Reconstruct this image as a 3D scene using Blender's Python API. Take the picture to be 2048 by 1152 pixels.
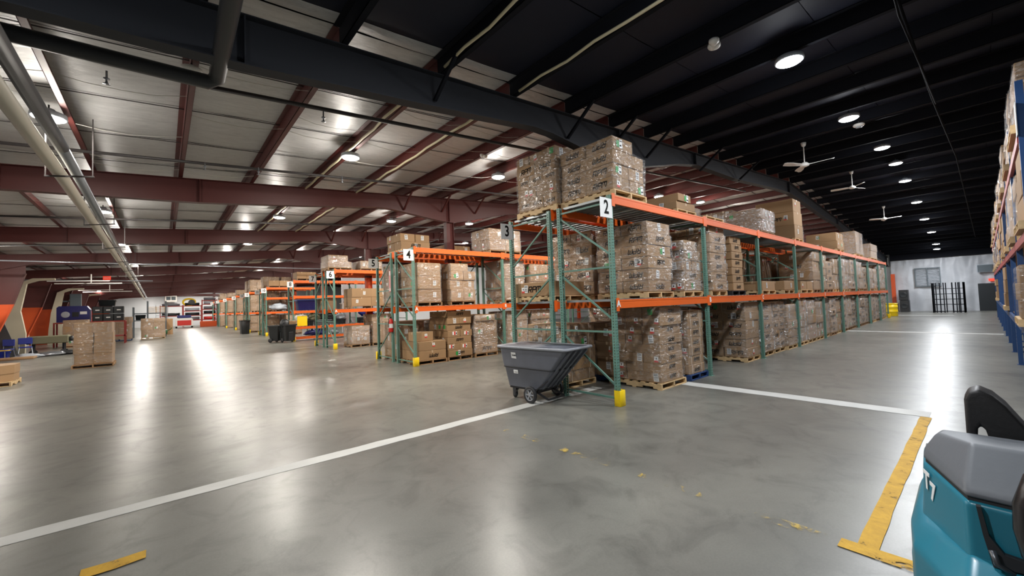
import bpy, bmesh, math, random
from mathutils import Vector, Matrix, noise
PI = math.pi
D = bpy.data
scene = bpy.context.scene
for o in list(D.objects): D.objects.remove(o)
COL = scene.collection
rnd = random.Random(7)

# ------------------------------------------------------------------ camera, world, exposure
H = 1.82
R = ((0.7581206910727637, 0.0016061879048151774, -0.652112289354962),
     (-0.6511932164081496, -0.05126540576548053, -0.7571784816512613),
     (-0.03464697203745316, 0.99868377293922, -0.03781942617915929))
camd = D.cameras.new('camera'); cam = D.objects.new('camera', camd); COL.objects.link(cam)
camd.sensor_width = 36.0; camd.lens = 36.0 * 812.0 / 2048.0; camd.clip_end = 300; camd.clip_start = 0.05
cam.matrix_world = Matrix(R).to_4x4()
cam.location = (0, 0, H)
scene.camera = cam
scene.view_settings.view_transform = 'Standard'
scene.view_settings.look = 'None'
scene.view_settings.gamma = 1.0
scene.view_settings.use_curve_mapping = False
scene.view_settings.exposure = 0.22
w = D.worlds.new('world'); scene.world = w; w.use_nodes = True
w.node_tree.nodes['Background'].inputs[0].default_value = (0.75, 0.8, 0.9, 1)
w.node_tree.nodes['Background'].inputs[1].default_value = 0.05
scene.cycles.max_bounces = 7; scene.cycles.diffuse_bounces = 4; scene.cycles.glossy_bounces = 3
scene.cycles.transmission_bounces = 3; scene.cycles.transparent_max_bounces = 20
scene.cycles.caustics_reflective = False; scene.cycles.caustics_refractive = False
scene.cycles.sample_clamp_indirect = 4.0
LEFT_POWER, RIGHT_POWER = 182.0, 146.0
LAMP_D = {}
def lamp(x, y, z, power, color=(1, .93, .84)):
    key = (power, color)
    if key not in LAMP_D:
        l = D.lights.new('high_bay_light', 'AREA'); l.shape = 'DISK'; l.size = 0.36
        l.energy = power; l.color = color; LAMP_D[key] = l
    o = D.objects.new('lamp_light', LAMP_D[key]); COL.objects.link(o); o.location = (x, y, z)
    k2 = ('fill', power, color)      # added point light below each fixture, brightens the ceiling
    if k2 not in LAMP_D:
        l = D.lights.new('added_ceiling_fill', 'POINT'); l.shadow_soft_size = .15; l.energy = power * (.33 if color[2] < .9 else .12); l.color = color; LAMP_D[k2] = l
    o = D.objects.new('added_ceiling_fill', LAMP_D[k2]); COL.objects.link(o); o.location = (x, y, z - .16)
    return o
def roof(x): return 5.2 + .075 * min(x, 42 - x)
left_lights = [(x, y) for y in (9.4, 17.0, 24.4, 32.4, 40.4, 48.6, 57.4, 66.0, 74.6, 83.0) for x in (-1.35, 3.3, 7.7, 11.9)]  # last row of lamps added to brighten the end wall
left_lights += [(-5.0, 24.6), (-5.2, 45.0), (-5.2, 62.0), (16.7, 9.2), (20.8, 9.2), (24.4, 8.8), (29, 9.2), (34, 9.2), (16.7, 17), (21, 17), (16.7, 24.4), (21, 24.4)]
right_lights = [(-1.35, 1.9), (3.3, 1.9), (7.88, 1.91), (12.65, 1.93), (17.5, 1.9), (21.2, 1.95), (23.9, 1.95), (28.2, 1.95), (32.7, 2.0), (37.2, 2.0), (42.4, 2.1), (45.0, 2.2), (7.9, -5.5)]

# ------------------------------------------------------------------ materials
MATS = {}
def lin(r, g, b):
    f = lambda c: (c / 255) / 12.92 if c / 255 <= .04045 else ((c / 255 + .055) / 1.055) ** 2.4
    return (f(r), f(g), f(b), 1)
def mat(name, col, rough=.6, metal=0.0, var=0.0, scale=3.0, bump=0.0, emis=0.0, spec=.5, objvar=0.0, stretch=None, coat=0):
    m = D.materials.new(name); m.use_nodes = True
    nt = m.node_tree; N = nt.nodes; L = nt.links; p = N['Principled BSDF']
    p.inputs['Roughness'].default_value = rough; p.inputs['Metallic'].default_value = metal
    p.inputs['Specular IOR Level'].default_value = spec
    p.inputs['Base Color'].default_value = col
    if coat: p.inputs['Coat Weight'].default_value = coat
    if emis:
        p.inputs['Emission Color'].default_value = col; p.inputs['Emission Strength'].default_value = emis
    if var or bump or objvar:
        tc = N.new('ShaderNodeTexCoord'); mp = N.new('ShaderNodeMapping'); nz = N.new('ShaderNodeTexNoise')
        L.new(tc.outputs['Object'], mp.inputs[0]); L.new(mp.outputs[0], nz.inputs['Vector'])
        nz.inputs['Scale'].default_value = scale; nz.inputs['Detail'].default_value = 5
        if stretch: mp.inputs['Scale'].default_value = stretch
        hs = N.new('ShaderNodeHueSaturation'); hs.inputs['Color'].default_value = col
        add = N.new('ShaderNodeMath'); add.operation = 'MULTIPLY_ADD'
        L.new(nz.outputs[0], add.inputs[0]); add.inputs[1].default_value = var * 2; add.inputs[2].default_value = 1 - var
        if objvar:
            oi = N.new('ShaderNodeObjectInfo'); a2 = N.new('ShaderNodeMath'); a2.operation = 'MULTIPLY_ADD'
            L.new(oi.outputs['Random'], a2.inputs[0]); a2.inputs[1].default_value = objvar * 2
            a3 = N.new('ShaderNodeMath'); a3.operation = 'SUBTRACT'; L.new(add.outputs[0], a3.inputs[0]); a3.inputs[1].default_value = objvar
            L.new(a3.outputs[0], a2.inputs[2]); L.new(a2.outputs[0], hs.inputs['Value'])
        else: L.new(add.outputs[0], hs.inputs['Value'])
        L.new(hs.outputs[0], p.inputs['Base Color'])
        if bump:
            b = N.new('ShaderNodeBump'); b.inputs['Strength'].default_value = bump; b.inputs['Distance'].default_value = .02
            L.new(nz.outputs[0], b.inputs['Height']); L.new(b.outputs[0], p.inputs['Normal'])
    MATS[name] = m
    return m
mat('cardboard', lin(152, 121, 86), .75, var=.07, scale=6, objvar=.10, bump=.08)
mat('cardboard_dark', lin(124, 97, 70), .75, var=.08, scale=6, objvar=.08, bump=.08)
mat('tape', lin(186, 160, 130), .3)
mat('strap', lin(225, 210, 190), .4)
mat('ink', lin(18, 14, 12), .8, spec=.2)
mat('white_paper', lin(232, 232, 230), .6)
mat('red_print', lin(205, 60, 50), .6)
mat('green_print', lin(40, 150, 70), .6)
mat('wood', lin(205, 175, 130), .7, var=.2, scale=4, objvar=.15, bump=.15, stretch=(1, 6, 6))
mat('wood_brown', lin(150, 118, 84), .75, var=.2, scale=4, objvar=.15, bump=.15, stretch=(1, 6, 6))
mat('pallet_blue', lin(30, 60, 110), .7, var=.2, scale=4)
mat('pallet_black', lin(30, 30, 34), .6)
mat('orange_steel', lin(226, 100, 32), .38, var=.08, scale=2)
mat('green_steel', lin(92, 130, 116), .42, var=.08, scale=3)
mat('green_steel_dark', lin(58, 92, 80), .45, var=.08, scale=3)
mat('blue_steel', lin(38, 74, 124), .45, var=.1, scale=3)
mat('deck_steel', lin(150, 156, 158), .35, metal=.6, var=.12, scale=4)
mat('deck_blue', lin(88, 92, 98), .45, var=.1, scale=4)
mat('yellow', lin(250, 212, 20), .4)
mat('red_steel', lin(84, 35, 32), .5, var=.1, scale=1.5)
mat('orange_column', lin(216, 84, 34), .5, var=.1, scale=1.5)
mat('orange_web', lin(214, 84, 28), .5, var=.08, scale=1)
mat('cream_steel', lin(206, 196, 172), .55, var=.08, scale=1.5)
mat('black_frame', lin(36, 39, 46), .7, var=.1, scale=1.2)
mat('matt_black', lin(9, 10, 14), .9, spec=.1)
mat('black_paint', lin(20, 22, 29), .85, spec=.2, var=.15, scale=1.2)
mat('black_foil', lin(28, 31, 44), .65, var=.2, scale=1.5, bump=.3, spec=.25)
mat('black_pipe', lin(44, 46, 48), .55, var=.1)
mat('cream_pipe', lin(196, 190, 174), .45, var=.06)
mat('silver_pipe', lin(150, 154, 160), .28, metal=.7)
mat('dark_pipe', lin(56, 52, 52), .5)
mat('cable_cream', lin(214, 204, 170), .5)
mat('wire', lin(200, 198, 190), .4)
mat('plastic_grey', lin(104, 107, 116), .42, var=.16, scale=5, bump=.1)
mat('rim_worn', lin(150, 153, 160), .5, var=.2, scale=12)
mat('rubber', lin(40, 40, 42), .6)
mat('wheel_grey', lin(150, 152, 156), .5)
mat('caster_steel', lin(90, 92, 96), .35, metal=.8)
mat('black_plastic', lin(34, 36, 38), .42, var=.1, scale=4)
mat('teal', lin(28, 112, 132), .33, var=.03, scale=3, coat=.15)
mat('hood_grey', lin(94, 98, 103), .5, var=.04, scale=40, bump=.03)
mat('seat_vinyl', lin(30, 29, 29), .5, bump=.1, scale=60, var=.05)
mat('hose_black', lin(28, 28, 30), .25)
mat('navy', lin(32, 36, 104), .4)
mat('blue_plastic', lin(34, 50, 150), .35)
mat('blue_lid', lin(50, 90, 170), .4)
mat('dark_bin', lin(24, 30, 34), .45)
mat('grey_tote', lin(120, 124, 130), .5)
mat('box_grey', lin(88, 98, 104), .45)
mat('white_wall', lin(212, 216, 220), .6, var=.04, scale=.6)
mat('white_plastic', lin(232, 230, 224), .45)
mat('red_plastic', lin(200, 44, 36), .4)
mat('green_machine', lin(40, 92, 56), .4)
mat('pale_grey', lin(170, 178, 186), .4)
mat('dark_red_rack', lin(150, 52, 46), .5)
mat('lens', (1, .96, .9, 1), .3, emis=26)
mat('lens_white', (.93, .96, 1, 1), .3, emis=32)
mat('exit_red', lin(235, 70, 50), .4, emis=.7)
mat('line_white', lin(194, 194, 189), .55, var=.16, scale=3)
mat('olive', lin(110, 108, 84), .7)

def new_mat(name):
    m = D.materials.new(name); m.use_nodes = True; MATS[name] = m
    return m, m.node_tree, m.node_tree.nodes, m.node_tree.links, m.node_tree.nodes['Principled BSDF']
def ramp(N, L, src, stops):
    r = N.new('ShaderNodeValToRGB'); e = r.color_ramp.elements
    e[0].position, e[0].color = stops[0]; e[1].position, e[1].color = stops[-1]
    for s in stops[1:-1]:
        k = e.new(s[0]); k.color = s[1]
    L.new(src, r.inputs[0]); return r
g4 = lambda v: (v, v, v, 1)
def noise_node(N, L, vec, scale, detail=5, dist=0.0, rough=.5):
    n = N.new('ShaderNodeTexNoise'); n.inputs['Scale'].default_value = scale; n.inputs['Detail'].default_value = detail
    n.inputs['Distortion'].default_value = dist; n.inputs['Roughness'].default_value = rough
    if vec is not None: L.new(vec, n.inputs['Vector'])
    return n

# polished concrete
m, nt, N, L, p = new_mat('concrete')
tc = N.new('ShaderNodeTexCoord')
n1 = noise_node(N, L, tc.outputs['Object'], .35, 6, .6); n2 = noise_node(N, L, tc.outputs['Object'], 2.2, 8, .8, .65); n3 = noise_node(N, L, tc.outputs['Object'], 60, 3)
c1 = ramp(N, L, n1.outputs[0], [(.3, lin(94, 93, 88)), (.7, lin(128, 127, 119))])
c2 = ramp(N, L, n2.outputs[0], [(.28, g4(.66)), (.5, g4(1)), (.8, g4(1.12))])
mx = N.new('ShaderNodeMix'); mx.data_type = 'RGBA'; mx.blend_type = 'MULTIPLY'; mx.inputs[0].default_value = 1
L.new(c1.outputs[0], mx.inputs[6]); L.new(c2.outputs[0], mx.inputs[7])
c3 = ramp(N, L, n3.outputs[0], [(.3, g4(.93)), (.7, g4(1.05))])
mx2 = N.new('ShaderNodeMix'); mx2.data_type = 'RGBA'; mx2.blend_type = 'MULTIPLY'; mx2.inputs[0].default_value = 1
L.new(mx.outputs[2], mx2.inputs[6]); L.new(c3.outputs[0], mx2.inputs[7])
vo = N.new('ShaderNodeTexVoronoi'); vo.feature = 'DISTANCE_TO_EDGE'; vo.inputs['Scale'].default_value = .13
wv = noise_node(N, L, tc.outputs['Object'], 1.3, 6); ma = N.new('ShaderNodeVectorMath'); ma.operation = 'MULTIPLY_ADD'
L.new(wv.outputs[1], ma.inputs[0]); ma.inputs[1].default_value = (1.2, 1.2, 0); L.new(tc.outputs['Object'], ma.inputs[2]); L.new(ma.outputs[0], vo.inputs['Vector'])
ck = ramp(N, L, vo.outputs['Distance'], [(0, g4(.55)), (.0022, g4(1))])
mx3 = N.new('ShaderNodeMix'); mx3.data_type = 'RGBA'; mx3.blend_type = 'MULTIPLY'; mx3.inputs[0].default_value = .28
L.new(mx2.outputs[2], mx3.inputs[6]); L.new(ck.outputs[0], mx3.inputs[7]); L.new(mx3.outputs[2], p.inputs['Base Color'])
rr = ramp(N, L, n2.outputs[0], [(.2, g4(.35)), (.8, g4(.27))]); L.new(rr.outputs[0], p.inputs['Roughness'])
b = N.new('ShaderNodeBump'); b.inputs['Strength'].default_value = .06; b.inputs['Distance'].default_value = .02
nb = noise_node(N, L, tc.outputs['Object'], 3.0, 4); L.new(nb.outputs[0], b.inputs['Height']); L.new(b.outputs[0], p.inputs['Normal'])
p.inputs['Specular IOR Level'].default_value = .4

# foil backed insulation blanket
m, nt, N, L, p = new_mat('foil')
tc = N.new('ShaderNodeTexCoord'); mp = N.new('ShaderNodeMapping'); mp.inputs['Scale'].default_value = (1, 5, 1); L.new(tc.outputs['Object'], mp.inputs[0])
n1 = noise_node(N, L, mp.outputs[0], 2.5, 8, 1.2, .7); n2 = noise_node(N, L, tc.outputs['Object'], .5, 4)
c = ramp(N, L, n1.outputs[0], [(.3, lin(182, 182, 182)), (.7, lin(214, 214, 213))]); L.new(c.outputs[0], p.inputs['Base Color'])
p.inputs['Roughness'].default_value = .36; p.inputs['Metallic'].default_value = .15
b = N.new('ShaderNodeBump'); b.inputs['Strength'].default_value = .5; b.inputs['Distance'].default_value = .03
L.new(n1.outputs[0], b.inputs['Height']); L.new(b.outputs[0], p.inputs['Normal'])

# draped white vinyl wall covering
m, nt, N, L, p = new_mat('vinyl')
tc = N.new('ShaderNodeTexCoord'); n1 = noise_node(N, L, tc.outputs['Object'], .8, 3, .4, .5)
c = ramp(N, L, n1.outputs[0], [(.3, lin(176, 179, 184)), (.7, lin(200, 203, 208))]); L.new(c.outputs[0], p.inputs['Base Color'])
p.inputs['Roughness'].default_value = .35
b = N.new('ShaderNodeBump'); b.inputs['Strength'].default_value = .5; b.inputs['Distance'].default_value = .12
L.new(n1.outputs[0], b.inputs['Height']); L.new(b.outputs[0], p.inputs['Normal'])

# stretch film
def film(name, glint_haze, shine):
    m, nt, N, L, p = new_mat(name)
    N.remove(p); out = N['Material Output']
    tc = N.new('ShaderNodeTexCoord'); oi = N.new('ShaderNodeObjectInfo')
    off = N.new('ShaderNodeVectorMath'); off.operation = 'MULTIPLY_ADD'
    cb = N.new('ShaderNodeCombineXYZ'); L.new(oi.outputs['Random'], cb.inputs[0]); L.new(oi.outputs['Random'], cb.inputs[1])
    L.new(cb.outputs[0], off.inputs[0]); off.inputs[1].default_value = (37, 19, 0); L.new(tc.outputs['Object'], off.inputs[2])
    mp = N.new('ShaderNodeMapping'); mp.inputs['Scale'].default_value = (1, 1, 2.6); mp.inputs['Rotation'].default_value = (.35, .3, 0); L.new(off.outputs[0], mp.inputs[0])
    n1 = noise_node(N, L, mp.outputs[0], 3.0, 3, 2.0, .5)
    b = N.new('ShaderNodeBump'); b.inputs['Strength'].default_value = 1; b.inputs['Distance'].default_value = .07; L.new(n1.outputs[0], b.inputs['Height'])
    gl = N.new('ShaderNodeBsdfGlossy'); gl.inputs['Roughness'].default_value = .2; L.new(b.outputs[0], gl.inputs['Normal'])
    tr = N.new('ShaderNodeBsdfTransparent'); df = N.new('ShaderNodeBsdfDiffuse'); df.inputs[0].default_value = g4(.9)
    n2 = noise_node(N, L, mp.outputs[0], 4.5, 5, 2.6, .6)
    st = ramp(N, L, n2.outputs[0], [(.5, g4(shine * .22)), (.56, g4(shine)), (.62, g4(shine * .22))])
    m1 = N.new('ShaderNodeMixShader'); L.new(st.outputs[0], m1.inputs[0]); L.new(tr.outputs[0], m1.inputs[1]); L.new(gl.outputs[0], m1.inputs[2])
    hz = ramp(N, L, n2.outputs[0], [(.54, g4(glint_haze * .12)), (.575, g4(glint_haze)), (.61, g4(glint_haze * .2)), (.68, g4(glint_haze * .9)), (.72, g4(glint_haze * .1))])  # whitened creases, with glints painted in as white diffuse streaks
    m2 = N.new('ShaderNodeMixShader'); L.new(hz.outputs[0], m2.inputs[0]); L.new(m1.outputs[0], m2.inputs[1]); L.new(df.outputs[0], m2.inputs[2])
    L.new(m2.outputs[0], out.inputs[0])
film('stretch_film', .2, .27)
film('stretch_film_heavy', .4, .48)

# punched rack post: real see-through slots in sheet steel
def punched(name, col):
    m, nt, N, L, p = new_mat(name)
    p.inputs['Base Color'].default_value = col; p.inputs['Roughness'].default_value = .4
    tc = N.new('ShaderNodeTexCoord'); sp = N.new('ShaderNodeSeparateXYZ'); L.new(tc.outputs['Object'], sp.inputs[0])
    def mth(op, a, bb, c=None):
        n = N.new('ShaderNodeMath'); n.operation = op
        for i, v in enumerate((a, bb, c)):
            if v is None: continue
            if isinstance(v, (int, float)): n.inputs[i].default_value = v
            else: L.new(v, n.inputs[i])
        return n.outputs[0]
    zf = mth('FRACT', mth('MULTIPLY', sp.outputs[2], 1 / .0508), 0)
    zz = mth('LESS_THAN', mth('ABSOLUTE', mth('SUBTRACT', zf, .5), 0), .24)
    def near(o, c): return mth('LESS_THAN', mth('ABSOLUTE', mth('SUBTRACT', mth('ABSOLUTE', o, 0), c), 0), .0075)
    hx = mth('MULTIPLY', near(sp.outputs[0], .019), mth('GREATER_THAN', mth('ABSOLUTE', sp.outputs[1], 0), .03))
    hy = mth('MULTIPLY', mth('LESS_THAN', mth('ABSOLUTE', sp.outputs[1], 0), .0085), mth('GREATER_THAN', mth('ABSOLUTE', sp.outputs[0], 0), .03))
    al = mth('SUBTRACT', 1.0, mth('MULTIPLY', zz, mth('MAXIMUM', hx, hy)))
    L.new(al, p.inputs['Alpha'])
punched('post_green', lin(98, 138, 124))

# worn yellow paint
m, nt, N, L, p = new_mat('worn_yellow')
tc = N.new('ShaderNodeTexCoord'); n1 = noise_node(N, L, tc.outputs['Object'], 5, 8, .5, .75)
c = ramp(N, L, n1.outputs[0], [(.35, lin(176, 136, 46)), (.6, lin(204, 160, 52))]); L.new(c.outputs[0], p.inputs['Base Color'])
a = ramp(N, L, n1.outputs[0], [(.36, g4(0)), (.42, g4(1))]); L.new(a.outputs[0], p.inputs['Alpha']); p.inputs['Roughness'].default_value = .6; p.inputs['Specular IOR Level'].default_value = .2
m, nt, N, L, p = new_mat('faded_yellow')
tc = N.new('ShaderNodeTexCoord'); n1 = noise_node(N, L, tc.outputs['Object'], 4, 8, .5, .75)
p.inputs['Base Color'].default_value = lin(196, 168, 84)
a = ramp(N, L, n1.outputs[0], [(.54, g4(0)), (.64, g4(.75))]); L.new(a.outputs[0], p.inputs['Alpha']); p.inputs['Roughness'].default_value = .6; p.inputs['Specular IOR Level'].default_value = .2

# ------------------------------------------------------------------ mesh helpers
class MB:
    def __init__(s): s.v = []; s.f = []; s.mi = []; s.m = 0
    def add(s, vs, fs):
        k = len(s.v); s.v += [tuple(q) for q in vs]; s.f += [tuple(i + k for i in f) for f in fs]; s.mi += [s.m] * len(fs); return s
    def box(s, x0, y0, z0, x1, y1, z1):
        vs = [(x0, y0, z0), (x1, y0, z0), (x1, y1, z0), (x0, y1, z0), (x0, y0, z1), (x1, y0, z1), (x1, y1, z1), (x0, y1, z1)]
        return s.add(vs, [(0, 3, 2, 1), (4, 5, 6, 7), (0, 1, 5, 4), (1, 2, 6, 5), (2, 3, 7, 6), (3, 0, 4, 7)])
    def cbox(s, x0, y0, z0, x1, y1, z1, c=.01):
        vs = []
        for sx in (0, 1):
            for sy in (0, 1):
                for sz in (0, 1):
                    X, Y, Z = (x0, x1)[sx], (y0, y1)[sy], (z0, z1)[sz]
                    dx, dy, dz = (c, -c)[sx], (c, -c)[sy], (c, -c)[sz]
                    vs += [(X, Y + dy, Z + dz), (X + dx, Y, Z + dz), (X + dx, Y + dy, Z)]
        i = lambda a, b, cc, k: (a * 4 + b * 2 + cc) * 3 + k
        fs = [(i(0,0,0,0), i(0,0,1,0), i(0,1,1,0), i(0,1,0,0)), (i(1,0,0,0), i(1,1,0,0), i(1,1,1,0), i(1,0,1,0)),
              (i(0,0,0,1), i(1,0,0,1), i(1,0,1,1), i(0,0,1,1)), (i(0,1,0,1), i(0,1,1,1), i(1,1,1,1), i(1,1,0,1)),
              (i(0,0,0,2), i(0,1,0,2), i(1,1,0,2), i(1,0,0,2)), (i(0,0,1,2), i(1,0,1,2), i(1,1,1,2), i(0,1,1,2))]
        for a in (0, 1):
            for bb in (0, 1):
                q = (i(a,bb,0,0), i(a,bb,1,0), i(a,bb,1,1), i(a,bb,0,1)); fs.append(q if a == bb else q[::-1]) 
                q = (i(a,0,bb,0), i(a,0,bb,2), i(a,1,bb,2), i(a,1,bb,0)); fs.append(q if a == bb else q[::-1])
                q = (i(0,a,bb,1), i(0,a,bb,2), i(1,a,bb,2), i(1,a,bb,1)); fs.append(q[::-1] if a == bb else q)
                for cc in (0, 1):
                    q = (i(a,bb,cc,0), i(a,bb,cc,1), i(a,bb,cc,2)); fs.append(q if (a + bb + cc) % 2 == 0 else q[::-1])
        return s.add(vs, fs)
    def bar(s, p, q, w_, h_, up=(0, 0, 1)):
        p, q = Vector(p), Vector(q); d = (q - p).normalized(); u = Vector(up)
        if abs(d.dot(u)) > .98: u = Vector((0, 1, 0))
        a = d.cross(u).normalized(); b_ = a.cross(d)
        vs = [e + a * sx * w_ / 2 + b_ * sz * h_ / 2 for e in (p, q) for sx, sz in ((-1, -1), (1, -1), (1, 1), (-1, 1))]
        return s.add(vs, [(0, 1, 2, 3), (7, 6, 5, 4), (0, 4, 5, 1), (1, 5, 6, 2), (2, 6, 7, 3), (3, 7, 4, 0)])
    def tube(s, pts, r, n=8, cap=True, rs=None):
        pts = [Vector(q) for q in pts]; rings = []
        prev = None
        for k, q in enumerate(pts):
            d = (pts[min(k + 1, len(pts) - 1)] - pts[max(k - 1, 0)]).normalized()
            if prev is None:
                u = Vector((0, 0, 1)) if abs(d.z) < .9 else Vector((1, 0, 0))
                a = d.cross(u).normalized()
            else:
                a = (prev - d * prev.dot(d)).normalized()
            prev = a; b_ = d.cross(a)
            rr_ = rs[k] if rs else r
            rings.append([q + (a * math.cos(t) + b_ * math.sin(t)) * rr_ for t in [2 * PI * j / n for j in range(n)]])
        vs = [v for rg in rings for v in rg]; fs = []
        for k in range(len(rings) - 1):
            for j in range(n):
                fs.append((k * n + j, k * n + (j + 1) % n, (k + 1) * n + (j + 1) % n, (k + 1) * n + j))
        if cap: fs += [tuple(range(n))[::-1], tuple((len(rings) - 1) * n + j for j in range(n))]
        return s.add(vs, fs)
    def lathe(s, prof, n=16, o=(0, 0, 0), axis='z'):
        vs = []
        for r_, z_ in prof:
            for j in range(n):
                t = 2 * PI * j / n; a, b_ = r_ * math.cos(t), r_ * math.sin(t)
                vs.append({'z': (o[0] + a, o[1] + b_, o[2] + z_), 'x': (o[0] + z_, o[1] + a, o[2] + b_), 'y': (o[0] + a, o[1] + z_, o[2] + b_)}[axis])
        fs = [(k * n + j, k * n + (j + 1) % n, (k + 1) * n + (j + 1) % n, (k + 1) * n + j) for k in range(len(prof) - 1) for j in range(n)]
        return s.add(vs, fs)
    def prism(s, poly, a, b_, axis='y'):
        f = {'y': lambda u, v, t: (u, t, v), 'x': lambda u, v, t: (t, u, v), 'z': lambda u, v, t: (u, v, t)}[axis]
        n = len(poly); vs = [f(u, v, a) for u, v in poly] + [f(u, v, b_) for u, v in poly]
        fs = [tuple(range(n)), tuple(range(n, 2 * n))[::-1]] + [(i, i + n, (i + 1) % n + n, (i + 1) % n) for i in range(n)]
        return s.add(vs, fs)
    def loft(s, rings, cap=True):
        n = len(rings[0]); vs = [v for r_ in rings for v in r_]
        fs = [(k * n + j, k * n + (j + 1) % n, (k + 1) * n + (j + 1) % n, (k + 1) * n + j) for k in range(len(rings) - 1) for j in range(n)]
        if cap: fs += [tuple(range(n))[::-1], tuple((len(rings) - 1) * n + j for j in range(n))]
        return s.add(vs, fs)
    def mesh(s, name, mats, smooth=False, fix=False):
        me = D.meshes.new(name); me.from_pydata(s.v, [], s.f)
        for mm in ([mats] if isinstance(mats, str) else mats): me.materials.append(MATS[mm])
        if max(s.mi or [0]) > 0: me.polygons.foreach_set('material_index', s.mi)
        if fix:
            bm = bmesh.new(); bm.from_mesh(me); bmesh.ops.recalc_face_normals(bm, faces=bm.faces); bm.to_mesh(me); bm.free()
        if smooth: me.shade_smooth()
        me.update(); return me
def put(name, me, parent=None, loc=(0, 0, 0), rot=(0, 0, 0), label=None, cat=None, group=None, kind=None):
    o = D.objects.new(name, me); COL.objects.link(o); o.location = loc; o.rotation_euler = rot
    if parent: o.parent = parent
    return tag(o, label, cat, group, kind)
USED = {}
import re
NUMW = ['zero', 'one', 'two', 'three', 'four', 'five', 'six', 'seven', 'eight', 'nine', 'ten', 'eleven', 'twelve', 'thirteen', 'fourteen', 'fifteen', 'sixteen', 'seventeen', 'eighteen', 'nineteen', 'twenty']
def tag(o, label=None, cat=None, group=None, kind=None):
    if label: label = re.sub(r'(?<![A-Za-z])\d+', lambda q: NUMW[int(q.group())], label)
    if label:
        if cat:
            if label in USED and not group: print('DUPLICATE LABEL', label)
            USED[label] = 1
        o['label'] = label
    if cat: o['category'] = cat
    if group: o['group'] = group
    if kind: o['kind'] = kind
    return o
def thing(name, label, cat, loc=(0, 0, 0), rz=0, group=None, kind=None):
    o = D.objects.new(name, None); COL.objects.link(o); o.location = loc; o.rotation_euler = (0, 0, rz); o.empty_display_size = .2
    return tag(o, label, cat, group, kind)
def bevel(me, wdt, seg=2, ang=40):
    bm = bmesh.new(); bm.from_mesh(me); bmesh.ops.remove_doubles(bm, verts=bm.verts, dist=1e-5)
    bmesh.ops.recalc_face_normals(bm, faces=bm.faces)
    es = [e for e in bm.edges if len(e.link_faces) == 2 and e.calc_face_angle(0) > math.radians(ang)]
    bmesh.ops.bevel(bm, geom=es, offset=wdt, segments=seg, affect='EDGES', profile=.6); bm.to_mesh(me); bm.free(); me.shade_smooth()
    try: me.set_sharp_from_angle(angle=math.radians(50))
    except Exception: pass
    return me
TXT = {}
def text_mesh(txt, size, bold=.0, m='ink', depth=.001):
    key = (txt, size, bold, m)
    if key in TXT: return TXT[key]
    cu = D.curves.new('text', 'FONT'); cu.body = txt; cu.size = size; cu.align_x = 'CENTER'; cu.align_y = 'CENTER'
    cu.offset = bold; cu.extrude = depth; cu.resolution_u = 3
    o = D.objects.new('text', cu); COL.objects.link(o)
    dg = bpy.context.evaluated_depsgraph_get(); me = D.meshes.new_from_object(o.evaluated_get(dg))
    D.objects.remove(o); me.materials.clear(); me.materials.append(MATS[m])
    TXT[key] = me; return me
FACE_NX = (PI / 2, 0, -PI / 2)   # text facing -X
FACE_NY = (PI / 2, 0, 0)         # text facing -Y

# ------------------------------------------------------------------ building shell
fl = put('floor', MB().box(-8.5, -10, -.2, 49, 88, 0).mesh('floor', 'concrete'), label='polished grey concrete warehouse floor', kind='structure')
LZ = [.002]
def line(name, x0, y0, x1, y1, m, label, wob=.012):
    LZ[0] += .0004; zz = LZ[0]
    n = max(2, int(max(abs(x1 - x0), abs(y1 - y0)) / .25)); mb = MB(); r_ = random.Random(int(x0 * 100 + y0))
    vs = []
    for k in range(n + 1):
        t = k / n
        if abs(x1 - x0) > abs(y1 - y0):
            x = x0 + (x1 - x0) * t; vs += [(x, y0 + r_.uniform(-wob, wob), zz), (x, y1 + r_.uniform(-wob, wob), zz)]
        else:
            y = y0 + (y1 - y0) * t; vs += [(x0 + r_.uniform(-wob, wob), y, zz), (x1 + r_.uniform(-wob, wob), y, zz)]
    mb.add(vs, [(2 * k, 2 * k + 1, 2 * k + 3, 2 * k + 2) for k in range(n)])
    return put(name, mb.mesh(name, m, fix=True), fl, label=label, kind='structure')
line('floor_line', -1.6, 5.28, 5.75, 5.5, 'line_white', 'white tape line running to the grey tilt cart')
line('floor_line', 5.95, 5.25, 6.9, 5.5, 'line_white', 'worn white paint patch beside rack frame')
line('floor_line', 8.22, .6, 8.58, 4.25, 'line_white', 'white floor line crossing the aisle')
line('floor_line', 24.0, -.4, 24.35, 5.0, 'line_white', 'far white line across aisle')
line('floor_line', 39.6, 1.4, 40.2, 4.5, 'line_white', 'short white line by yellow barrel')
for yy, xa, xb in ((27.5, -3.4, 5.3), (34.6, -1.0, 4.6), (43.0, -.8, 5.0), (58, 0, 5.4), (12.9, 6, 9)):
    line('floor_line', xa, yy, xb, yy + .12, 'line_white', 'thin white line near numbered racks')
line('floor_line', 3.75, .575, 8.2, .69, 'worn_yellow', 'worn yellow line running up the aisle', .006)
line('floor_line', 3.66, .3, 3.8, .78, 'worn_yellow', 'yellow cross end of the worn line', .006)
line('floor_line', 3.68, .8, 3.78, 4.6, 'faded_yellow', 'faded yellow line remnants')
line('floor_line', -.45, 4.2, -.1, 4.34, 'worn_yellow', 'yellow paint dash at front left')

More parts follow.
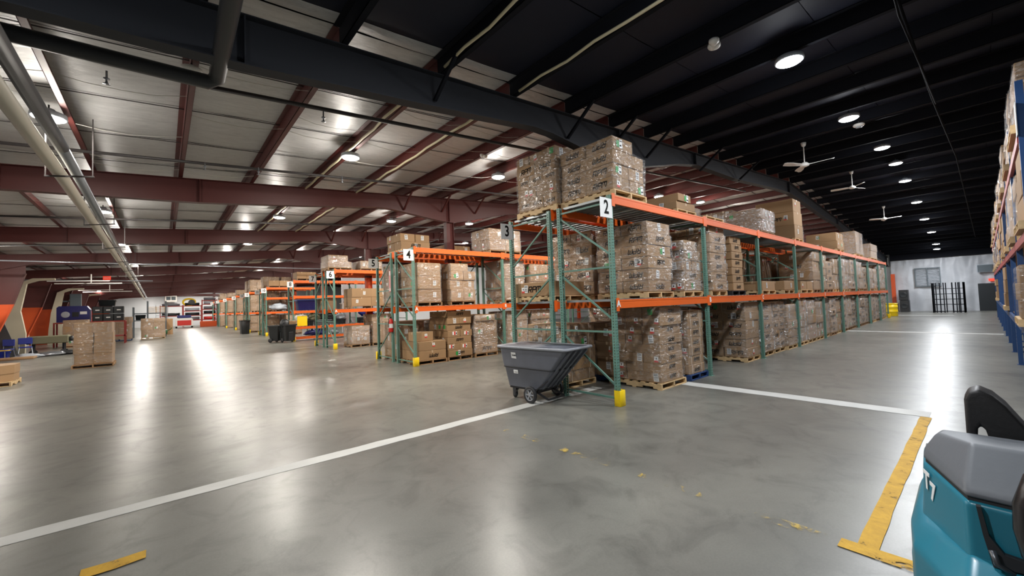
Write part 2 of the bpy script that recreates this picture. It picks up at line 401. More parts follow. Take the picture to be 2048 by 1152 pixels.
# walls
put('wall_back', MB().box(-8.5, -10.2, 0, 49, -10, 7).mesh('wall_back', 'white_wall'), kind='structure', label='plain pale rear wall')
put('wall_left', MB().box(-8.5, -10, 0, -8.3, 88, 5).mesh('wall_left', 'white_wall'), kind='structure', label='pale insulated side wall')
put('wall_end', MB().box(-8.3, 86.5, 0, 49, 86.7, 7).mesh('wall_end', 'white_wall'), kind='structure', label='white end wall beyond the racks')
# draped vinyl wall at the aisle end
mb = MB(); ny, nz = 150, 40; vs = []
for i in range(ny + 1):
    for j in range(nz + 1):
        y = -10 + 15.2 * i / ny; z = 4.6 * j / nz
        cz = 2.0 - z; sw = (y - 3.0) + cz * .25; d = .10 * noise.noise(Vector((y * .9, z * .35, 3))) + .07 * noise.noise(Vector((y * 3, z * .4, 9))) + (.05 * math.sin((y - 3.0) / max(.35, cz + .5) * 9) * max(0, min(1, cz)) * math.exp(-((y - 3.0) / (.5 + max(0, cz))) ** 2) if cz > 0 else .04 * noise.noise(Vector((y * 5 + z, z * .8, 4))))
        vs.append((48.0 + d, y, z))
mb.add(vs, [(i * (nz + 1) + j, i * (nz + 1) + j + 1, (i + 1) * (nz + 1) + j + 1, (i + 1) * (nz + 1) + j) for i in range(ny) for j in range(nz)])
put('wall_right', mb.mesh('wall_right', 'vinyl', smooth=True, fix=True), kind='structure', label='end wall draped in wrinkled white vinyl')
put('wall_right_upper', MB().box(48.6, -10, 0, 48.8, 88, 6).mesh('wall_right_upper', 'white_wall'), kind='structure', label='outer side wall beyond the racks')
put('trim_1', MB().box(47.7, -10, 4.35, 48.2, 5.2, 6.0).mesh('trim_1', 'black_paint'), kind='structure', label='black fascia over the vinyl wall')

# roof: blankets, purlins
ceil = put('ceiling', MB().prism([(-8.5, roof(-8.5) + .36), (21, roof(21) + .36), (49, roof(49) + .36), (49, roof(49) + .44), (21, roof(21) + .44), (-8.5, roof(-8.5) + .44)], -10.2, 88, 'y').mesh('ceiling', 'black_paint', fix=True), kind='structure', label='sloping metal roof deck')
def blanket(y0, y1, m, seed):
    xs = [-8.4]; 
    k0 = -6
    while xs[-1] < 48.3: xs.append(xs[-1] + .375)
    ny_ = 4; vs = []
    for x in xs:
        ph = ((x - .3) / 1.5) % 1.0
        for j in range(ny_ + 1):
            t = j / ny_; y = y0 + (y1 - y0) * t
            sag = .05 * math.sin(PI * ph) ** .6 * (1 - (2 * t - 1) ** 4 * .55) + .012 * noise.noise(Vector((x * 2, y * 3, seed)))
            vs.append((x, y, roof(x) + .285 - sag))
    n = ny_ + 1
    mb = MB().add(vs, [(i * n + j, i * n + j + 1, (i + 1) * n + j + 1, (i + 1) * n + j) for i in range(len(xs) - 1) for j in range(ny_)])
    put('insulation_blanket', mb.mesh('insulation_blanket', m, smooth=True), ceil, kind='structure')
y = 5.44
while y < 86: blanket(y + .008, min(y + 1.83, 86.4) - .008, 'foil', y); y += 1.83
blanket(5.18, 5.42, 'foil', 1)
y = 5.17
while y > -10: blanket(y - 1.82, y, 'black_foil', y); y -= 1.83
def purlin(x, y0, y1, m):
    z0 = roof(x); f = .08
    mb = MB().box(x - .004, y0, z0, x + .004, y1, z0 + .26).box(x - .004, y0, z0, x + f, y1, z0 + .006).box(x - f, y0, z0 + .25, x + .004, y1, z0 + .256).box(x + f - .004, y0, z0, x + f, y1, z0 + .02)
    put('purlin', mb.mesh('purlin', m), ceil, kind='structure')
for k in range(-6, 32):
    x = .3 + 1.5 * k
    purlin(x, 5.45, 86.4, 'red_steel'); purlin(x, -10, 5.44, 'black_paint')
# seam battens in the blanket joints
mb = MB(); y = 5.44 + 1.83
while y < 60:
    for xa in (-8.4, 21):
        xb = 21 if xa < 0 else 48
        mb.bar((xa, y, roof(xa) + .24), (xb, y, roof(xb) + .24), .012, .012)
    y += 1.83
put('seam_cord', mb.mesh('seam_cord', 'dark_pipe'), ceil, kind='structure')

# rigid frames
FY = [5.45, 12.9, 20.8, 28.5, 36.6, 44.7, 53.6, 61.9, 70.4, 78.5]
BOT = [(-6.0, 3.95), (-4.6, 4.38), (-2.5, 4.5), (.72, 4.66), (3, 4.88), (5.3, 5.14), (5.8, 5.14), (7.95, 4.92), (8.25, 4.92), (10.9, 5.55), (12, 5.74), (15, 5.84), (19.5, 6.2), (21, 6.27)]
BOT = BOT + [(42 - x, z) for x, z in BOT[::-1][1:]]
def frame(yc, m, mc, outer=True):
    t = thing('steel_frame', None, None, (0, yc, 0)); t['kind'] = 'structure'
    t['label'] = 'black painted rigid steel frame rafter' if m == 'black_frame' else 'dark red rigid steel frame rafter'
    mb = MB()
    xs = sorted(set([x for x, z in BOT] + [-8.2, 50.2]))
    def bz(x):
        for (a, za), (b_, zb) in zip(BOT, BOT[1:]):
            if a <= x <= b_: return za + (zb - za) * (x - a) / (b_ - a)
        return 3.9
    for a, b_ in zip(xs, xs[1:]):
        if b_ > 48: b_ = 48.4
        ta, tb_, ba, bb = roof(a) - .01, roof(b_) - .01, bz(a), bz(b_)
        mb.prism([(a, ba), (b_, bb), (b_, tb_), (a, ta)], -.006, .006, 'y')
        mb.prism([(a, ta - .014), (b_, tb_ - .014), (b_, tb_), (a, ta)], -.1, .1, 'y')
        mb.prism([(a, ba - .014), (b_, bb - .014), (b_, bb), (a, ba)], -.1, .1, 'y')
    for x in (-2.5, .72, 8.1, 12, 21, 30, 33.9):
        mb.box(x - .008, -.09, bz(x), x + .008, .09, roof(x) - .02)
    put('rafter', mb.mesh('rafter', m, fix=True), t, kind='structure')
    for cx in (8.1, 33.9):
        def col(z0, z1, mm, nm):
            c = MB().box(cx - .15, -.006, z0, cx + .15, .006, z1).box(cx - .16, -.1, z0, cx - .148, .1, z1).box(cx + .148, -.1, z0, cx + .16, .1, z1)
            if z0 == 0: c.box(cx - .2, -.14, 0, cx + .2, .14, .02)
            put(nm, c.mesh(nm, mm), t, kind='structure')
        col(0, 3.4, mc, 'column'); col(3.4, 4.93, m, 'column_top')
    # outer tapered column at the side wall
    o_, i_ = -8.1, None
    lo = MB().prism([(-8.1, 0), (-7.2, 0), (-6.35, 2.55), (-8.1, 2.55)], -.012, .012).prism([(-7.2, 0), (-7.18, 0), (-6.33, 2.55), (-6.35, 2.55)], -.1, .1)
    hi = MB().prism([(-8.1, 2.55), (-6.35, 2.55), (-6.0, 3.95), (-6.0, roof(-6) - .02), (-8.1, roof(-8.1) - .02)], -.012, .012).prism([(-6.35, 2.55), (-6.33, 2.55), (-5.98, 3.95), (-6.0, 3.95)], -.1, .1)
    return t, lo, hi
for k, yc in enumerate(FY):
    t, lo, hi = frame(yc, 'black_frame' if k == 0 else 'red_steel', 'orange_column')
    sh = {3: 1.25, 4: .9}.get(k, .85)
    for nm, mb_, mm in (('outer_column', lo, 'orange_web'), ('outer_column_top', hi, 'black_paint' if k == 0 else 'red_steel')):
        put(nm, mb_.mesh(nm, mm, fix=True), t, kind='structure', loc=(sh, 0, 0))
frame(-2.3, 'black_frame', 'black_frame')
# cream half frames standing between the orange ones along the side wall
for k, yc in enumerate((33.4, 44.2, 55.0)):
    mb = MB().prism([(-6.3, 0), (-5.55, 0), (-5.53, 1.1), (-5.72, 2.3), (-6.14, 2.3), (-6.25, 1.1)], -.12, .12).prism([(-6.14, 2.3), (-5.72, 2.3), (-5.51, 3.76), (-5.85, 3.76)], -.12, .12)
    mb.prism([(-5.85, 3.76), (-5.51, 3.76), (-5.1, 3.93), (-4.5, 3.98), (-4.5, 4.08), (-5.3, 4.06)], -.12, .12)
    put('steel_frame', mb.mesh('steel_frame', 'cream_steel', fix=True), loc=(0, yc, 0), kind='structure', label='cream painted tapered half frame at the side wall')
mb = MB()
for yc in (34, 45):
    mb.bar((-4.9, yc, 3.95), (-2.4, yc, 4.0), .05, .05).bar((-4.7, yc + .6, 3.85), (-1.9, yc + .6, 3.9), .05, .05).bar((-3.2, yc + .3, 3.9), (-3.2, yc + .3, 4.4), .05, .05)
put('trim_6', mb.mesh('trim_6', 'white_plastic'), kind='structure', label='white service conduits below the rafters at left')
# diagonal sprinkler-brace rods hanging at frame feet of the black frame
for x in (5.4, 7.2, 9.0):
    pass
mb = MB()
for x in (3.2, 6.3, 7.8, 9.3, 12.3, 15.3):
    mb.bar((x, 4.7, roof(x) + .02), (x + .02, 5.42, roof(x) - .42 if x < 6 else roof(x) - .5), .05, .05)
put('trim_2', mb.mesh('trim_2', 'black_paint'), kind='structure', label='black flange braces of the black frame')
mb = MB()
for yc in FY[1:4]:
    for x in (6.3, 7.8, 9.3, 12.3):
        mb.bar((x, yc - .7, roof(x) + .02), (x, yc - .03, roof(x) - .5), .05, .05)
put('trim_3', mb.mesh('trim_3', 'red_steel'), kind='structure', label='dark red flange braces')
# partition with white skin behind rack eight
put('wall_inner', MB().box(9.75, 30.0, 0, 40, 30.15, 5.2).mesh('wall_inner', 'white_wall'), kind='structure', label='tall white inner partition behind the racks')

# ------------------------------------------------------------------ pipes, cables
def pipe(name, pts, r_, m, label, cat='pipe', n=10, group=None):
    return put(name, MB().tube(pts, r_, n).mesh(name, m, smooth=True), label=label, cat=cat, group=group)
pipe('sprinkler_main', [(-7.5, 6.12, 4.62), (-1.2, 6.02, 4.6), (.42, 5.98, 4.62), (.5, 5.9, 4.66), (.5, 5.75, 4.68), (.47, 3.2, 4.72), (.45, -6, 4.74)], .085, 'black_pipe', 'thick black sprinkler main turning a corner overhead')
SPR = []
SPR.append(pipe('sprinkler_pipe', [(.5, 7.24, roof(.5) - .1), (20.5, 6.98, roof(20.5) - .1)], .035, 'dark_pipe', 'dark branch pipe just behind the black frame'))
pipe('sprinkler_pipe', [(.5, 5.9, 4.68), (.52, 6.4, 4.9), (.5, 7.24, roof(.5) - .1)], .04, 'red_steel', 'short red link pipe at the sprinkler corner')
for yy, lab in ((10.8, 'dark sprinkler branch before the first red rafter'), (17.9, 'dark sprinkler branch behind the first red rafter'), (24.2, 'thin sprinkler branch behind the second red rafter'), (33, 'thin sprinkler branch high over rack ten')):
    SPR.append(pipe('sprinkler_pipe', [(-7.5, yy, roof(-7.5) - .16), (20.8, yy + .4, roof(20.8) - .16)], .03, 'dark_pipe', lab))
pipe('conduit_pipe', [(-8.1, 26.2, 4.3), (8, 26.6, 4.35)], .03, 'silver_pipe', 'long thin silver conduit hung under rafters across the left bay')
pipe('conduit_pipe', [(-8.1, 35.4, 4.1), (-.5, 35.4, 4.1)], .035, 'silver_pipe', 'short silver conduit over the blue machine')
pipe('drain_pipe', [(-1.28, -3, 4.18), (-1.28, 10, 4.2), (-1.5, 34, 4.22), (-2.0, 80, 4.24)], .085, 'cream_pipe', 'long cream plastic pipe running down the left bay', n=12)
pipe('duct_pipe', [(-1.13, -3, 4.34), (-1.13, 8.8, 4.36)], .08, 'black_pipe', 'black painted end of the long metal pipe')
pipe('duct_pipe', [(-1.13, 8.8, 4.36), (-1.25, 20, 4.37), (-1.75, 80, 4.4)], .075, 'silver_pipe', 'long silver metal pipe beside the cream pipe', n=12)
for k in range(7):
    mb = MB(); yy = 9.5 + 4.6 * k; xx = -1.15 - .01 * (yy - 9)
    mb.bar((xx - .25, yy, 4.07), (xx + .3, yy, 4.15), .04, .02); mb.bar((xx - .24, yy, 4.08), (xx - .24, yy, roof(xx)), .015, .015); mb.bar((xx + .28, yy, 4.15), (xx + .28, yy, roof(xx)), .015, .015)
    put('pipe_hanger', mb.mesh('pipe_hanger', 'dark_pipe'), label='metal strap hanger of the twin long pipes, %s from the front' % ['first', 'second', 'third', 'fourth', 'fifth', 'sixth', 'seventh'][k], cat='hanger', group='hangers along the twin pipes')
def cable(x, y0, y1, m, label, seed, r_=.022):
    pts = []; yy = y0; r2 = random.Random(seed)
    while yy < y1:
        pts.append((x - .1 + r2.uniform(-.02, .02), yy, roof(x) - .03 + (.0 if len(pts) % 2 else -.018))); yy += .55
    return pipe('cable_bundle', pts, r_, m, label, 'cable', 6)
cable(3.3, -1.5, 5.2, 'cable_cream', 'cream cable bundle along left black purlin', 1)
cable(3.3, 5.6, 22, 'cable_cream', 'cream cable bundle draped along a red purlin', 2, .026)
cable(4.8, -1.5, 5.2, 'cable_cream', 'cream cable bundle along right black purlin', 3)
cable(4.8, 5.6, 24, 'cable_cream', 'second cream cable bundle, right of the first on red purlins', 4, .026)
pipe('conduit_pipe', [(2.2, .55, 5.25), (12, .5, 5.75), (21, .4, 6.4), (40, .2, 5.1)], .018, 'matt_black', 'black conduit along the black ceiling at the right')
pipe('cable_bundle', [(3.6, .62, 5.05), (4.1, .58, 5.2), (5.5, .5, 5.3), (7, .52, 5.25), (9, .5, 5.45), (12, .45, 5.6)], .012, 'matt_black', 'loose dark cable drooping from the black ceiling at the right', 'cable', 6)
# thin support wires slung under the blankets
mb = MB()
for k, yy in enumerate([6.0, 6.9, 8.0, 8.7, 9.9, 11.6, 12.2, 14.6, 15.8, 16.4, 18.6]):
    for j in range(-5, 9):
        xa = .3 + 1.5 * j; r2 = random.Random(k * 50 + j)
        if r2.random() < .25: continue
        pts = [(xa + 1.5 * t / 4, yy + r2.uniform(-.03, .03), roof(xa + 1.5 * t / 4) + .02 - .09 * (1 - ((t - 2) / 2) ** 2)) for t in range(5)]
        mb.tube(pts, .004, 4, False)
put('support_wire', mb.mesh('support_wire', 'wire'), ceil, kind='structure')

# ------------------------------------------------------------------ lights, fans, detectors
mb_h = MB().lathe([(.0, .13), (.07, .13), (.09, .09), (.2, .06), (.21, .0), (.19, -.015)], 20)
me_house = mb_h.mesh('light_housing', 'pale_grey', smooth=True)
me_lens = MB().lathe([(.188, -.012), (.16, -.03), (.001, -.035)], 20).mesh('light_lens', 'lens', smooth=True)
me_lens2 = MB().lathe([(.188, -.012), (.16, -.03), (.001, -.035)], 20).mesh('light_lens', 'lens_white', smooth=True)
me_hook = MB().tube([(0, 0, .13), (0, 0, .2)], .012, 6).mesh('light_hook', 'dark_pipe')
WORDS = ['first', 'second', 'third', 'fourth', 'fifth', 'sixth', 'seventh', 'eighth', 'ninth', 'tenth', 'eleventh', 'twelfth', 'thirteenth', 'fourteenth']
def high_bay(x, y, white, label, group):
    z = roof(x) - .12
    t = thing('high_bay_light', label, 'ceiling light', (x, y, z), group=group)
    put('light_housing', me_house, t); put('light_lens', me_lens2 if white else me_lens, t); put('light_hook', me_hook, t)
    lamp(x, y, z - .045, RIGHT_POWER if white else LEFT_POWER, (.93, .96, 1) if white else (1, .935, .85))
for i_, (x, y) in enumerate(left_lights):
    row = WORDS[min(range(10), key=lambda q: abs((9.4, 17.0, 24.4, 32.4, 40.4, 48.6, 57.4, 66.0, 74.6, 83.0)[q] - y))]
    ln = {-5: 'beside the left columns', -1: 'beside the long twin pipes', 3: 'in the middle of the left bay', 7: 'over the rack ends', 11: 'above the rack interior', 16: 'deeper over the racks', 20: 'under the ridge', 24: 'just past the ridge', 29: 'well past the ridge', 34: 'farthest right over the racks', 21: 'near the ridge'}[int(x)]
    high_bay(x, y, False, 'high bay light %s, %s row from the front' % (ln, row), 'high bay lights of the unpainted roof')
for i_, (x, y) in enumerate(right_lights):
    lb = ('round white high bay light, %s along the aisle row on the black ceiling' % WORDS[i_ - 2]) if i_ > 1 and y > 0 else 'high bay light of the black ceiling outside the view, spot %s' % WORDS[i_]
    high_bay(x, y, True, lb, 'high bay lights of the black ceiling')

def fan(x, y, drop, rot, label):
    t = thing('ceiling_fan', label, 'ceiling fan', (x, y, roof(x)), rot)
    put('downrod', MB().tube([(0, 0, 0), (0, 0, -drop)], .014, 8).mesh('downrod', 'white_plastic'), t)
    put('canopy', MB().lathe([(.01, 0), (.07, -.01), (.05, -.1), (.016, -.13)], 14).mesh('canopy', 'white_plastic', smooth=True), t)
    put('motor', MB().lathe([(.01, -drop + .06), (.06, -drop + .05), (.11, -drop), (.11, -drop - .05), (.05, -drop - .08), (.001, -drop - .085)], 16).mesh('motor', 'white_plastic', smooth=True), t)
    for k in range(3):
        c, s_ = math.cos(k * 2 * PI / 3), math.sin(k * 2 * PI / 3); pts = []
        prof = [(.1, .03), (.2, .05), (.45, .085), (.66, .08), (.7, .03)]
        vs = []
        for u, hw in prof:
            for sg in (-1, 1):
                for dz in (-.004, .004):
                    vs.append((u * c - sg * hw * s_, u * s_ + sg * hw * c, -drop - .02 + sg * .02 + dz))
        fs = []
        for i in range(len(prof) - 1):
            a = i * 4; b_ = a + 4
            fs += [(a, a + 2, b_ + 2, b_), (a + 1, b_ + 1, b_ + 3, a + 3), (a, b_, b_ + 1, a + 1), (a + 2, a + 3, b_ + 3, b_ + 2)]
        fs += [(0, 1, 3, 2), (16, 18, 19, 17)]
        put('blade', MB().add(vs, fs).mesh('blade', 'white_plastic', fix=True), t)
fan(14.4, 3.27, .65, .5, 'white three-blade ceiling fan nearest the front rack')
fan(21.4, 3.3, .65, 1.7, 'white three-blade ceiling fan, second along the black ceiling')
fan(28.5, 3.2, .65, .2, 'small distant white ceiling fan, third along the black ceiling')
def detector(x, y, z, r_, label, two=False):
    t = thing('motion_sensor' if two else 'smoke_detector', label, 'sensor' if two else 'detector', (x, y, z))
    put('sensor_base', MB().lathe([(.001, .05), (r_, .05), (r_ * 1.02, .02), (r_ * .9, 0), (r_ * .5, -.02), (.001, -.025)], 20).mesh('sensor_base', 'white_plastic', smooth=True), t)
    put('mounting_stem', MB().tube([(0, 0, .05), (0, 0, roof(x) - z)], .012, 6).mesh('mounting_stem', 'dark_pipe'), t)
    if two: put('sensor_arm', MB().lathe([(.001, .03), (r_ * .8, .03), (r_ * .8, -.01), (r_ * .3, -.05), (.001, -.05)], 16, (-.15, -.06, 0)).mesh('sensor_arm', 'white_plastic', smooth=True), t)
    else: put('vent_ring', MB().lathe([(r_ * .55, -.018), (r_ * .6, -.03), (r_ * .3, -.04), (.001, -.04)], 16).mesh('vent_ring', 'pale_grey', smooth=True), t)
detector(.3, 6.85, 5.1, .12, 'round white smoke detector under the front of the foil ceiling')
detector(6.4, 2.5, 5.62, .09, 'white twin-head sensor on the black ceiling', True)
detector(6.3, 8.2, 5.6, .06, 'small white twin-head sensor among red purlins', True)
detector(13.7, 1.9, 6.1, .12, 'round white smoke detector beside the second white light')
for k, (x, y) in enumerate([(-.55, 7.3), (2.1, 7.25), (-2.2, 11), (.7, 10.9), (1.7, 10.9), (3.6, 10.9)]):
    put('sprinkler_head', MB().lathe([(.012, .12), (.012, .03), (.035, .02), (.035, .012), (.012, .0), (.014, -.05), (.04, -.055), (.001, -.06)], 10).mesh('sprinkler_head', 'silver_pipe', smooth=True), parent=SPR[0 if y < 8 else 1], loc=(x, y - (0 if y < 8 else 0), roof(x) - .25))

# ------------------------------------------------------------------ boxes, logos, labels, pallets, film
CB = {}
def q2(v): return round(v, 2)
def carton_mesh(w_, d, h, straps=False, dark=False):
    key = (q2(w_), q2(d), q2(h), straps, dark)
    if key in CB: return CB[key]
    w_, d, h = key[:3]; mb = MB(); mb.cbox(-w_ / 2, -d / 2, 0, w_ / 2, d / 2, h, .008)
    mb.m = 1
    if w_ >= d: mb.box(-w_ / 2 - .001, -.025, h - .07, w_ / 2 + .001, .025, h + .0015)
    else: mb.box(-.025, -d / 2 - .001, h - .07, .025, d / 2 + .001, h + .0015)
    if straps:
        mb.m = 2
        for t in (-.3, .3): mb.box(w_ * t - .006, -d / 2 - .003, -.001, w_ * t + .006, d / 2 + .003, h + .003)
    CB[key] = mb.mesh('cardboard_box', ['cardboard_dark' if dark else 'cardboard', 'tape', 'strap']); return CB[key]
def logo_mesh(h):
    key = ('logo', round(h, 3))
    if key in CB: return CB[key]
    seg = [((0, 1), (.8, 1)), ((.8, 1.06), (.8, .45)), ((.1, .5), (.8, .5)), ((.4, .5), (.85, 0)), ((.08, 0), (.08, 1)),
           ((1.08, 1), (1.85, 1)), ((1.85, 1.06), (1.85, .45)), ((1.1, .5), (1.85, .5)), ((1.12, 0), (1.12, 1)),
           ((2.1, 0), (2.1, 1.0)), ((2.1, 1), (3.0, 1)), ((2.56, .3), (2.56, 1)), ((3.0, 0), (3.0, 1.06))]
    mb = MB()
    for (a, b_), (c, d) in seg:
        f = lambda u, v: ((u + .28 * v - 1.64) * h, (v - .5) * h)
        x0, z0 = f(a, b_); x1, z1 = f(c, d); mb.bar((x0, 0, z0), (x1, 0, z1), .0016, .17 * h, up=(0, 1, 0)) if False else None
        dx, dz = x1 - x0, z1 - z0; l = math.hypot(dx, dz); nx_, nz_ = -dz / l * .1 * h, dx / l * .1 * h
        mb.add([(x0 + nx_, 0, z0 + nz_), (x0 - nx_, 0, z0 - nz_), (x1 - nx_, 0, z1 - nz_), (x1 + nx_, 0, z1 + nz_)], [(0, 1, 2, 3)])
    CB[key] = mb.mesh('printed_logo', 'ink'); return CB[key]
def sticker_mesh(kind):
    key = ('st', kind)
    if key in CB: return CB[key]
    mb = MB()
    Q = lambda x0, z0, x1, z1, m_, d: (setattr(mb, 'm', m_), mb.add([(x0, -d, z0), (x1, -d, z0), (x1, -d, z1), (x0, -d, z1)], [(0, 1, 2, 3)]))
    if kind == 'white':
        Q(-.055, -.08, .055, .08, 0, 0)
        for z in (.055, .03, -.055): Q(-.045, z, .04, z + .012, 1, .0008)
        for k in range(8): Q(-.045 + k * .011, -.03, -.04 + k * .011, .01, 1, .0008)
    elif kind == 'red':
        Q(-.045, -.06, .045, .06, 0, 0); Q(-.045, -.06, .045, -.02, 2, .0008); Q(-.012, .0, .012, .035, 1, .0008)
    elif kind == 'green':
        Q(-.055, -.06, .055, .06, 3, 0)
    elif kind == 'white_green':
        Q(-.0, -.08, .09, .08, 0, 0); Q(.01, .04, .08, .055, 1, .0008); Q(.01, -.05, .08, -.02, 1, .0008); Q(-.09, -.07, -.0, .05, 3, 0)
    elif kind == 'red_white':
        Q(-.09, -.05, -.03, .06, 0, 0); Q(-.03, -.05, .03, .06, 2, 0); Q(.03, -.05, .09, .06, 0, 0); Q(.04, -.03, .08, .03, 1, .0008)
    CB[key] = mb.mesh('shipping_label', ['white_paper', 'ink', 'red_print', 'green_print']); return CB[key]
PAL = {}
def pallet(w_, d, m, parent, loc, det, name='pallet', **kw):
    """stringers run along y with notches; boards run along x. loc = centre, bottom"""
    key = (q2(w_), q2(d), m, det)
    if key not in PAL:
        st = MB(); one = MB(); H_ = .125
        for a, b_, z0 in ((-d / 2, -.35 * d, .018), (-.35 * d, -.15 * d, .055), (-.15 * d, .15 * d, .018), (.15 * d, .35 * d, .055), (.35 * d, d / 2, .018)): one.box(-.019, a, z0, .019, b_, .107)
        one = one.mesh('stringer', m)
        for sx in (-w_ / 2 + .02, 0, w_ / 2 - .02):
            n0, n1 = .15 * d, .35 * d
            poly = [(-d / 2, .018), (-n1, .018), (-n1 + .03, .055), (-n0 - .03, .055), (-n0, .018), (n0, .018), (n0 + .03, .055), (n1 - .03, .055), (n1, .018), (d / 2, .018), (d / 2, .107), (-d / 2, .107)]
            # split into convex slabs
            for a, b_, z0 in ((-d / 2, -n1, .018), (-n1, -n0, .055), (-n0, n0, .018), (n0, n1, .055), (n1, d / 2, .018)):
                st.box(sx - .019, a, z0, sx + .019, b_, .107)
        tops = [(-d / 2 + .05) + (d - .1) * k / 6 for k in range(7)]; bots = [-d / 2 + .05, -.3 * 0 - .0, d / 2 - .05]
        b_top = MB().box(-w_ / 2, -.045, .107, w_ / 2, .045, .125).mesh('deck_board', m); b_bot = MB().box(-w_ / 2, -.045, 0, w_ / 2, .045, .018).mesh('deck_board', m)
        if det < 2:
            for yy in tops: st.box(-w_ / 2, yy - .045, .107, w_ / 2, yy + .045, .125)
            for yy in bots: st.box(-w_ / 2, yy - .045, 0, w_ / 2, yy + .045, .018)
        PAL[key] = (st.mesh('pallet', m) if det < 2 else None, b_top, b_bot, tops, bots, one)
    me, bt, bb, tops, bots, one = PAL[key]
    p_ = put(name, me, parent, loc, **kw)
    if det >= 2:
        for sx in (-w_ / 2 + .02, 0, w_ / 2 - .02): put('stringer', one, p_, (sx, 0, 0))
        for yy in tops: put('deck_board', bt, p_, (0, yy, 0))
        for yy in bots: put('deck_board', bb, p_, (0, yy, 0))
    return p_
def film_mesh(secs, seed, m, top=True):
    """secs: list of (z, halfw, halfd, cx, cy)"""
    n = 7; rings = []
    for z, hw, hd, cx, cy in secs:
        ring = []
        per = [(-1, -1), (1, -1), (1, 1), (-1, 1)]
        for k in range(4):
            a, b_ = per[k], per[(k + 1) % 4]
            for j in range(n):
                t = j / n; ux, uy = a[0] + (b_[0] - a[0]) * t, a[1] + (b_[1] - a[1]) * t
                off = .010 + .014 * noise.noise(Vector((ux * 2 + seed, uy * 2, z * 6))) + (.006 if j == 0 else 0)
                ring.append((cx + ux * (hw + off), cy + uy * (hd + off), z))
        rings.append(ring)
    if top:
        z, hw, hd, cx, cy = secs[-1]
        rings.append([(cx + (vx - cx) * .8, cy + (vy - cy) * .8, vz + .012) for vx, vy, vz in rings[-1]])
    return MB().loft(rings, cap=False).mesh('stretch_wrap', m, smooth=True)
def cartons(parent, x0, y0, z0, w_, d, layers, seed, det, off=(0, 0, 0), stacked=False):
    """layers: list of (h, nx, ny, face marks) bottom up; marks: L logo on -X, l logo on -Y, s stickers; returns film sections"""
    r2 = random.Random(seed); z = z0; secs = []
    for li, lay in enumerate(layers):
        h, nx, ny = lay[:3]; mk = lay[3] if len(lay) > 3 else 's'; ww = lay[4] if len(lay) > 4 else w_; dd = lay[5] if len(lay) > 5 else d
        jx, jy = r2.uniform(-.015, .015), r2.uniform(-.015, .015)
        ax = -w_ / 2 + (0 if len(lay) > 4 and lay[4] < w_ else 0); 
        bx, by = ww / nx, dd / ny
        for i in range(nx):
            for j in range(ny):
                if det < 1 and i > 0 and j > 0: continue
                if 0 < i < nx - 1 and 0 < j < ny - 1: continue
                cx, cy = x0 - w_ / 2 + bx * (i + .5) + jx, y0 - d / 2 + by * (j + .5) + jy
                if ww < w_: cx += r2.uniform(0, .03)
                cb = put('cardboard_box', carton_mesh(bx - .006, by - .006, h - .003, straps=('t' in mk), dark=('d' in mk)), parent, (cx + off[0] + r2.uniform(-.011, .011), cy + off[1] + r2.uniform(-.011, .011), z + off[2]), (0, 0, r2.uniform(-.02, .02)))
                if det < 1: continue
                lh = min(h * .4, .12)
                if j == 0 or True:
                    pass
                if i == 0:
                    if 'L' in mk:
                        flip = r2.random() < (.5 if 'f' in mk else .2); s_ = min(lh, by * .19)
                        put('printed_logo', logo_mesh(s_), cb, (-(bx - .006) / 2 - .003, -.02, h * .5), (0, PI if flip else 0, -PI / 2) if not flip else (PI, 0, -PI / 2) if False else ((0, 0, -PI / 2) if not flip else (PI, 0, PI / 2)))
                    if 's' in mk and r2.random() < (.8 if det > 1 else .55):
                        for q in range(1 if r2.random() < .6 or by < .4 else 2):
                            kd = r2.choice(['white', 'red', 'white', 'red', 'green' if r2.random() < .4 else 'white'] if 'r' not in mk else ['red_white'])
                            put('shipping_label', sticker_mesh(kd), cb, (-(bx - .006) / 2 - .0035, r2.uniform(-.32, .32) * by, h * r2.uniform(.45, .6)), (0, r2.uniform(-.12, .12), -PI / 2))
                if j == 0:
                    if 'l' in mk:
                        flip = r2.random() < (.5 if 'f' in mk else .2); s_ = min(lh, bx * .19)
                        put('printed_logo', logo_mesh(s_), cb, (0, -(by - .006) / 2 - .0035, h * .5), (0, 0, 0) if not flip else (PI, 0, PI))
                    if 'S' in mk or ('s' in mk and 'l' not in mk and r2.random() < .6):
                        kd = r2.choice(['white', 'red', 'white', 'white_green'] if 'r' not in mk else ['red_white'])
                        put('shipping_label', sticker_mesh(kd), cb, (r2.uniform(-.25, .25) * bx, -(by - .006) / 2 - .0035, h * r2.uniform(.45, .6)), (0, r2.uniform(-.12, .12), 0))
        hx_, hy_ = ww / 2, dd / 2
        ccx, ccy = x0 - w_ / 2 + hx_ + jx, y0 - d / 2 + hy_ + jy
        secs += [(z + .02, hx_, hy_, ccx, ccy), (z + h * .5, hx_ + r2.uniform(-.004, .004), hy_, ccx, ccy), (z + h - .02, hx_, hy_, ccx, ccy)]
        z += h
    return secs, z
ORD = ['bottom', 'second', 'third', 'fourth', 'fifth', 'sixth', 'seventh', 'eighth', 'ninth', 'tenth']
NL = [0]
